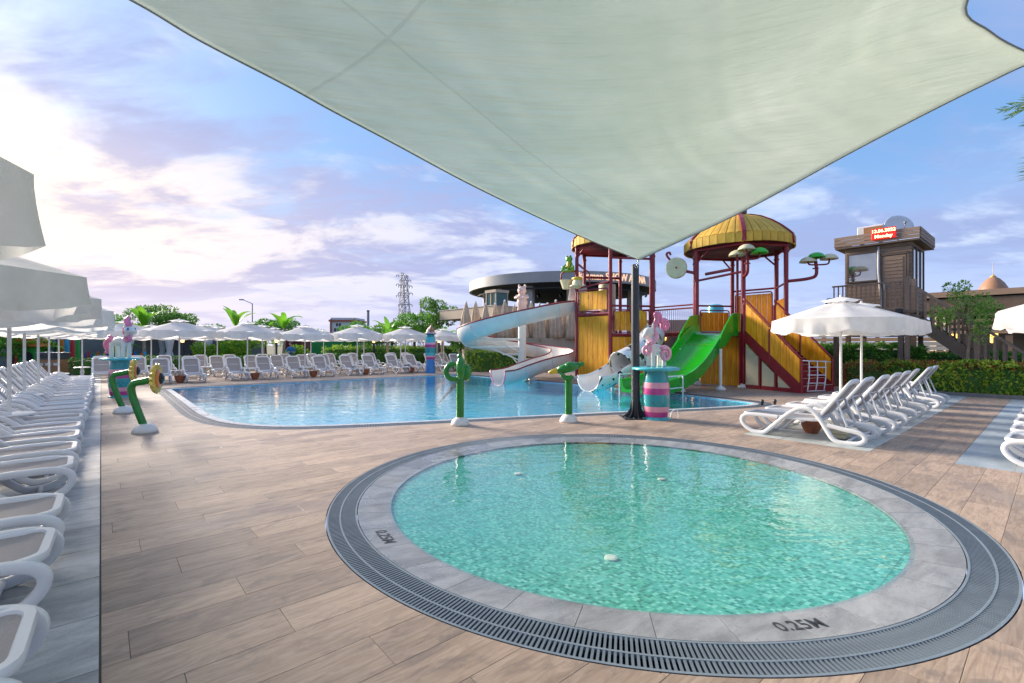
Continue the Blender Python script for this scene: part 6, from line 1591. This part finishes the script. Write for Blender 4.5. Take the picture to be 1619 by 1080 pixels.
m = MB(); m.tube(crom([(.2, -.07, .14), (.0, -.07, .22), (-.2, -.07, .1), (-.22, -.07, -.08), (-.02, -.07, -.2), (.2, -.07, -.1), (.2, -.07, .02), (.02, -.07, .02)], 5), .03, 6); m.build('letter', 'gold', osn, smooth=True)
bk = thing('dome_hall', 'bronze dome with a gold band rising beyond the brown pavilion', 'building', gp(1570, 46)); bk.scale = (1.05, 1.05, 1.1)
m = MB(); m.lathe([(4.4, 0), (4.4, 4.7), (.01, 4.75)], n=30); m.build('drum', 'tan_wall', bk)
m = MB(); m.lathe([(1.16, 4.7), (1.16, 5.35), (.01, 5.36)], n=28); m.build('lantern_glass', 'glass_teal', bk)
for k in range(14): a = 2*PI*k/14; m = MB(); m.box((1.17*math.cos(a), 1.17*math.sin(a), 5.0), (.08, .12, .7), rz=a); m.build('lantern_pier', 'house_white', bk)
m = MB(); m.lathe([(1.24, 5.3), (1.26, 5.55), (1.18, 5.62)], n=30); m.build('gold_band', 'gold', bk, smooth=True)
m = MB(); m.lathe([(1.2, 5.6), (1.17, 5.9), (1.03, 6.35), (.78, 6.85), (.45, 7.25), (.2, 7.42), (.01, 7.46)], n=30); m.build('dome', 'bronze', bk, smooth=True)
m = MB(); m.lathe([(.24, 7.38), (.2, 7.5), (.06, 7.58), (.02, 7.7), (.012, 8.7), (.001, 8.72)], n=12); m.build('spire', 'gold', bk, smooth=True)
wt = thing('blue_water_tank', 'pale blue water tank seen past the lower play tower', 'tank', gp(1131, 60, 0)); m = MB(); m.lathe([(1.0, 5.2), (1.0, 6.2), (.8, 6.6), (.3, 6.75), (.001, 6.76)], n=18); m.build('tank', 'teal_light', wt, ang=40); m = MB(); m.cyl((0, 0, 0), (0, 0, 5.2), .9, n=12); m.build('stand', 'grey_metal', wt)
lw = thing('service_building', 'low grey service building behind the foot bridge', 'building', gp(1015, 33), R_(-6)); m = MB(); m.box((3.2, 1.5, 1.25), (6.4, 3, 2.5)); m.build('wall', 'brown_dark', lw); m = MB(); m.box((3.2, 1.5, 2.85), (7.0, 3.5, .9)); m.build('roof_fascia', 'tan_wall', lw)
for x in (1.5, 3.4): m = MB(); m.lathe([(.1, 1.9), (.13, 2.1), (.04, 2.25), (.001, 2.26)], (x, -.12, 0), 10); m.build('wall_lamp', 'lamp_glow', lw, smooth=True)

# ------------------------------------------------------------------ far garden: cabanas, wall, torches, playground, house, pylons
wl = thing('garden_wall', 'grey rendered garden wall behind the white cabanas', 'wall', W(-8, 42.5), TH); m = MB(); m.box((9, 0, 1.3), (18, .2, 2.6)); m.build('panel', 'wall_grey', wl); m = MB(); m.box((9, 0, 2.64), (18.1, .3, .09)); m.build('coping', 'grey_metal', wl)
gw = thing('green_screen_wall', 'bright green screen wall with a brick pier behind far loungers', 'wall', gp(495, 39), R_(-4)); m = MB(); m.box((1.85, 0, 1.2), (4.0, .15, 2.4)); m.build('panel', 'wall_green', gw)
for x in (.5, 1.85, 3.2): m = MB(); m.box((x, -.09, 1.2), (.05, .04, 2.4)); m.build('panel_joint', 'paint_green', gw)
m = MB(); m.box((-.55, 0, 1.3), (.7, .5, 2.6)); m.build('brick_pier', 'brick', gw); m = MB(); m.box((-1.7, .3, 1.2), (1.6, .2, 2.3)); m.build('side_panel', 'maroon_dark', gw)
def cabana(p, rz, label):
    t = thing('cabana', label, 'cabana', p, rz, 'white cabanas behind the hedge')
    for x in (-1.1, 1.1):
        for y in (-1.1, 1.1):
            m = MB(); m.box((x, y, 1.2), (.08, .08, 2.4)); m.build('post', 'dark_steel', t)
            m = MB(); m.lathe([(.10, 0), (.28, .02), (.26, .7), (.13, 1.15), (.2, 1.7), (.3, 2.3), (.1, 2.35)], (x, y, 0), 24, wob=lambda a, z: 1+.2*math.sin(7*a+x)); m.build('curtain', 'curtain', t, smooth=True)
    m = MB(); m.rbox((0, 0, 2.42), (2.5, 2.5, .14), .03); m.build('roof', 'curtain', t)
    for y in (-.5, .5):
        m = MB(); m.rbox((0, y, .32), (1.7, .8, .34), .05); m.build('mattress', 'cushion', t); m = MB(); m.box((0, y, .08), (1.8, .9, .16)); m.build('daybed_frame', 'dark_steel', t); m = MB(); m.rbox((0, y+.3, .62), (1.7, .2, .4), .06); m.build('back_cushion', 'cushion', t)
for i, px in enumerate((232, 292, 350)): cabana(gp(px, 33.5+.6*i), TH+.1, ['white curtained cabana right behind the unicorn', 'white curtained cabana beside the leaning torch', 'white curtained cabana right of the torches'][i])
def torch(p, label, lean=0.0):
    t = thing('garden_torch', label, 'torch', p, 0, 'garden torches'); t.rotation_euler = (0, lean, 0)
    m = MB(); m.cyl((0, 0, 0), (0, 0, 1.75), .06, .085, 8); m.build('pole', 'dark_steel', t); m = MB(); m.lathe([(.09, 1.75), (.13, 1.95), (.10, 2.2), (.001, 2.5)], n=10); m.build('flame', 'flame', t, smooth=True)
for i, (px, Y, ln) in enumerate(((291, 32.0, -.06), (437, 35, 0), (591, 37, 0), (694, 35.5, 0))): torch(gp(px, Y), ['lit garden torch beside the white cabanas', 'lit garden torch left of the person in blue', 'lit garden torch in front of the yellow green shrubs', 'lit garden torch beside the striped column'][i], ln)
m = MB(); m.cyl((0, 0, 0), (.55, 0, 2.2), .07, n=8); tag(m.build('leaning_pole', 'dark_steel', None, loc=gp(297, 32.2)), 'dark leaning pole next to the cabana torch', 'pole')
pf_ = thing('picket_fence', 'multicoloured picket fence of the playground at left', 'fence', gp(128, 31), R_(2)); cl = ['paint_yellow', 'paint_purple', 'paint_red', 'paint_blue', 'paint_green', 'paint_orange', 'paint_skyblue']
for k in range(22): m = MB(); m.prism([(k*.2, 0), (k*.2+.15, 0), (k*.2+.15, .02), (k*.2, .02)], .1, .95+.1*(k % 3)); m.build('picket', cl[k % 7], pf_)
m = MB(); m.box((2.2, .04, .4), (4.5, .04, .08)); m.build('fence_rail', 'house_white', pf_)
ph = thing('playhouse', 'orange and green playhouse with an arched doorway at left', 'playhouse', gp(52, 27), R_(10))
m = MB(); m.box((0, 0, .75), (1.1, .8, 1.5)); m.build('wall', 'paint_green', ph); m = MB(); m.lathe([(.001, .0), (.24, 0), (.24, .03), (.001, .03)], n=16); m.xf(Matrix.Translation((.05, -.42, .95)) @ Matrix.Rotation(PI/2, 4, 'X')); m.box((.05, -.43, .5), (.48, .03, .9)); m.build('doorway', 'dark_ceiling', ph)
m = MB(); m.add([(-.75, -.6, 1.5), (.75, -.6, 1.5), (.75, .6, 1.5), (-.75, .6, 1.5), (0, -.6, 2.25), (0, .6, 2.25)], [(0, 1, 4), (1, 2, 5, 4), (2, 3, 5), (3, 0, 4, 5), (3, 2, 1, 0)]); m.build('roof', 'paint_orange', ph)
m = MB(); m.box((-.5, -.43, .8), (.12, .05, 1.6)); m.build('trim', 'paint_red', ph)
sl2 = thing('toy_slide', 'blue children slide in the playground behind the left parasols', 'slide', gp(72, 27.5), R_(20))
m = MB(); m.sweep(crom([(0, .8, 1.7), (0, .5, 1.65), (0, -.4, .7), (0, -.9, .25), (0, -1.2, .2)], 4), [(-.28, .18), (-.24, .18), (-.22, 0), (.22, 0), (.24, .18), (.28, .18), (.26, -.04), (-.26, -.04)]); m.build('chute', 'paint_skyblue', sl2); m = MB()
for x in (-.22, .22): m.cyl((x, .85, 0), (x, .85, 2.2), .05, n=8)
m.build('ladder_post', 'paint_yellow', sl2)
pnl = thing('surfboard_rack', 'row of upright coloured boards in the playground at left', 'rack', gp(80, 28), R_(5))
for k, c in enumerate(('paint_blue', 'paint_purple', 'paint_orange', 'paint_skyblue', 'paint_red', 'paint_green')):
    m = MB(); m.ell((k*.3, 0, 1.15), (.14, .04, 1.05), 12, 10); m.build('board', c, pnl, smooth=True)
m = MB(); m.box((.75, 0, .2), (1.9, .3, .4)); m.build('stand', 'bin_wood', pnl)
bn = thing('recycling_bin', 'wood fronted triple recycling bin at the end of the left row', 'bin', gp(84, 25.6), R_(-3))
m = MB(); m.rbox((0, 0, .42), (1.36, .5, .8), .02); m.build('body', 'bin_wood', bn); m = MB(); m.rbox((0, 0, .98), (1.4, .54, .34), .02); m.build('hood', 'bin_top', bn)
for k in range(3):
    m = MB(); m.box((-.45+k*.45, -.262, .55), (.3, .02, .13)); m.build('label_plate', 'house_white', bn); m = MB(); m.box((-.45+k*.45, -.275, 1.0), (.34, .02, .18)); m.build('slot', 'black_gloss', bn)
m = MB(); m.box((0, 0, 1.17), (1.44, .56, .04)); m.build('lid', 'lattice', bn)
hs = thing('white_house', 'small white house with a red roof edge beyond the parasols', 'house', gp(525, 95), R_(0))
m = MB(); m.box((2.2, 3, 3.5), (5.0, 6, 7.0)); m.build('wall', 'house_white', hs); m = MB(); m.box((2.2, 3, 6.4), (5.6, 6.6, .35)); m.build('roof', 'roof_red', hs)
for x, z in ((.9, 4.6), (1.3, 5.6)): m = MB(); m.box((x, -.02, z), (1.0, .06, .6)); w_ = m.build('window', 'glass_dark', hs); m = MB(); m.box((x, -.05, z), (.08, .06, .6)); m.build('mullion', 'house_white', w_)
for x in (-.2, 4.6): m = MB(); m.box((x, -.1, 3.4), (.3, .3, 6.6)); m.build('corner_pillar', 'roof_red', hs)
def lattice_tower(p, H, wb, wt, label, arms=(), name='lattice_pylon', r=.16):
    t = thing(name, label, 'pylon', p, R_(20)); n = 10
    hw = lambda f: wb*(1-f)**1.3/2+wt/2
    L4 = []
    for sx, sy in ((-1, -1), (1, -1), (1, 1), (-1, 1)):
        P = [Vector((sx*hw(k/n), sy*hw(k/n), H*k/n)) for k in range(n+1)]; L4.append(P); m = MB(); m.tube(P, r, 5); m.build('leg', 'lattice', t)
    m = MB()
    for k in range(n):
        for q in range(4): a, b = L4[q], L4[(q+1) % 4]; m.cyl(a[k], b[k+1], r*.55, n=4); m.cyl(b[k], a[k+1], r*.55, n=4); m.cyl(a[k+1], b[k+1], r*.5, n=4)
    m.build('bracing', 'lattice', t)
    for f, w in arms:
        m = MB(); z = H*f; m.cyl((-w, 0, z), (w, 0, z), r*.8, n=5); m.cyl((-w, 0, z), (0, 0, z+H*.04), r*.5, n=4); m.cyl((w, 0, z), (0, 0, z+H*.04), r*.5, n=4); m.build('cross_arm', 'lattice', t)
        for x in (-w, w, -w*.6, w*.6): m = MB(); m.cyl((x, 0, z), (x, 0, z-1.0), .16, n=6); m.build('insulator', 'dark_steel', t)
lattice_tower(gp(641, 230), 35, 6.0, 1.6, 'tall steel lattice pylon beyond the parasols', ((.60, 3.2), (.76, 3.4), (.86, 3.2), (.94, 2.6)))
lattice_tower(gp(636, 245), 38.5, 5.0, 1.2, 'thinner steel pylon standing just behind the tall one', ((.70, 3.0), (.85, 3.0), (.97, 3.0)), r=.12)
lattice_tower(gp(665, 300), 30, 3.0, .6, 'slender distant mast right of the pylons', ((.5, 1.4),), 'lattice_mast', .14)
ch = thing('chimney_stack', 'slim grey chimney beyond the far parasols', 'chimney', gp(582, 160)); m = MB(); m.cyl((0, 0, 0), (0, 0, 12.8), .5, .42, 14); m.build('stack', 'lattice', ch, ang=40); m = MB(); m.cyl((0, 0, 12.8), (0, 0, 13.2), .5, n=14); m.build('crown', 'dark_steel', ch)
lp = thing('street_lamp', 'grey street lamp with a single arm above the parasols', 'street lamp', gp(399, 52), 0); m = MB(); m.cyl((0, 0, 0), (0, 0, 6.1), .07, .05, 8); m.tube([(0, 0, 6.1), (-1.0, 0, 6.5)], .04, 6); m.build('pole', 'lattice', lp); m = MB(); m.rbox((-1.2, 0, 6.53), (.5, .2, .12), .03); m.build('lamp_head', 'lattice', lp)

# ------------------------------------------------------------------ a member of staff far off
def person(p, rz):
    t = thing('person', 'person in blue shirt and trousers standing among the far parasols', 'person', p, rz)
    def skin(verts, edges, name, mat):
        me = bpy.data.meshes.new(name); me.from_pydata([v[:3] for v in verts], edges, []); o = link(name, me, t); me.materials.append(MATS[mat])
        md = o.modifiers.new('skin', 'SKIN'); sv = me.skin_vertices[0].data if me.skin_vertices else None
        if sv is None:
            me.attributes
        for i, v in enumerate(verts):
            if sv: sv[i].radius = (v[3], v[3] if len(v) < 5 else v[4]); sv[i].use_root = (i == 0)
        ss = o.modifiers.new('sub', 'SUBSURF'); ss.levels = 1; ss.render_levels = 2
        return o
    def body(mb_parts, name, mat, vox=.018):
        m = MB()
        for kind, *a in mb_parts:
            if kind == 't': m.tube(crom(a[0], 3), a[1], 8, scale=[a[2][0]+(a[2][1]-a[2][0])*k/(3*(len(a[0])-1)) for k in range(3*(len(a[0])-1)+1)])
            else: m.ell(a[0], a[1], 12, 8)
        o = m.build(name, mat, t); remesh(o, vox); return o
    skinparts = [('e', (0, 0, 1.60), (.085, .10, .12)), ('e', (0, -.09, 1.57), (.02, .03, .03)), ('e', (.087, 0, 1.59), (.015, .025, .035)), ('e', (-.087, 0, 1.59), (.015, .025, .035)), ('t', [(0, 0, 1.36), (0, 0, 1.46), (0, 0, 1.55)], .055, (1.1, .95))]
    hips = [('t', [(.09, 0, .95), (.1, .01, .5), (.1, 0, .08)], .085, (1, .55)), ('t', [(-.09, 0, .95), (-.1, .01, .5), (-.1, 0, .08)], .085, (1, .55)), ('e', (0, 0, .92), (.17, .11, .12))]
    for s in (-1, 1):
        skinparts += [('t', [(s*.23, -.02, 1.1), (s*.24, -.10, 1.02), (s*.12, -.26, 1.08)], .04, (1, .8)), ('e', (s*.09, -.29, 1.09), (.045, .05, .03))]
        for f in range(4): skinparts.append(('t', [(s*(.06+.018*f), -.31, 1.09), (s*(.05+.015*f), -.36, 1.085), (s*(.04+.012*f), -.375, 1.06)], .010, (1, .8)))
        skinparts.append(('t', [(s*.11, -.29, 1.11), (s*.075, -.325, 1.125), (s*.06, -.34, 1.12)], .011, (1, .8)))
    torso = [('e', (0, 0, 1.05), (.155, .10, .16)), ('e', (0, 0, 1.26), (.18, .105, .16)), ('t', [(-.18, 0, 1.37), (0, 0, 1.41), (.18, 0, 1.37)], .065, (1, 1)), ('t', [(-.19, 0, 1.36), (-.235, 0, 1.22), (-.235, -.02, 1.1)], .062, (1, .85)), ('t', [(.19, 0, 1.36), (.235, 0, 1.22), (.235, -.02, 1.1)], .062, (1, .85))]
    body(skinparts+[('e', (0, 0, 1.1), (.12, .07, .3)), ('t', [(-.17, 0, 1.36), (-.22, 0, 1.2), (-.23, -.02, 1.08)], .035, (1, 1)), ('t', [(.17, 0, 1.36), (.22, 0, 1.2), (.23, -.02, 1.08)], .035, (1, 1)), ('t', [(.09, 0, .9), (.1, .01, .5), (.1, 0, .03)], .05, (1, .7)), ('t', [(-.09, 0, .9), (-.1, .01, .5), (-.1, 0, .03)], .05, (1, .7))], 'body', 'person_skin', .014)
    body(torso, 'shirt', 'person_shirt'); body(hips, 'trousers', 'person_trousers')
    m = MB(); m.ell((0, .015, 1.645), (.095, .105, .10), 14, 10); m.build('hair', 'person_hair', t, smooth=True)
    for s in (-1, 1): m = MB(); m.ell((s*.1, -.05, .04), (.05, .13, .045), 10, 6); m.build('shoe', 'black_gloss', t, smooth=True); m = MB(); m.ell((s*.033, -.085, 1.61), .012, 8, 6); m.build('eye', 'black_gloss', t, smooth=True)
person(gp(460, 33.2), R_(25))
print('objects', len(bpy.data.objects), 'tris', sum(len(m.polygons) for m in bpy.data.meshes))
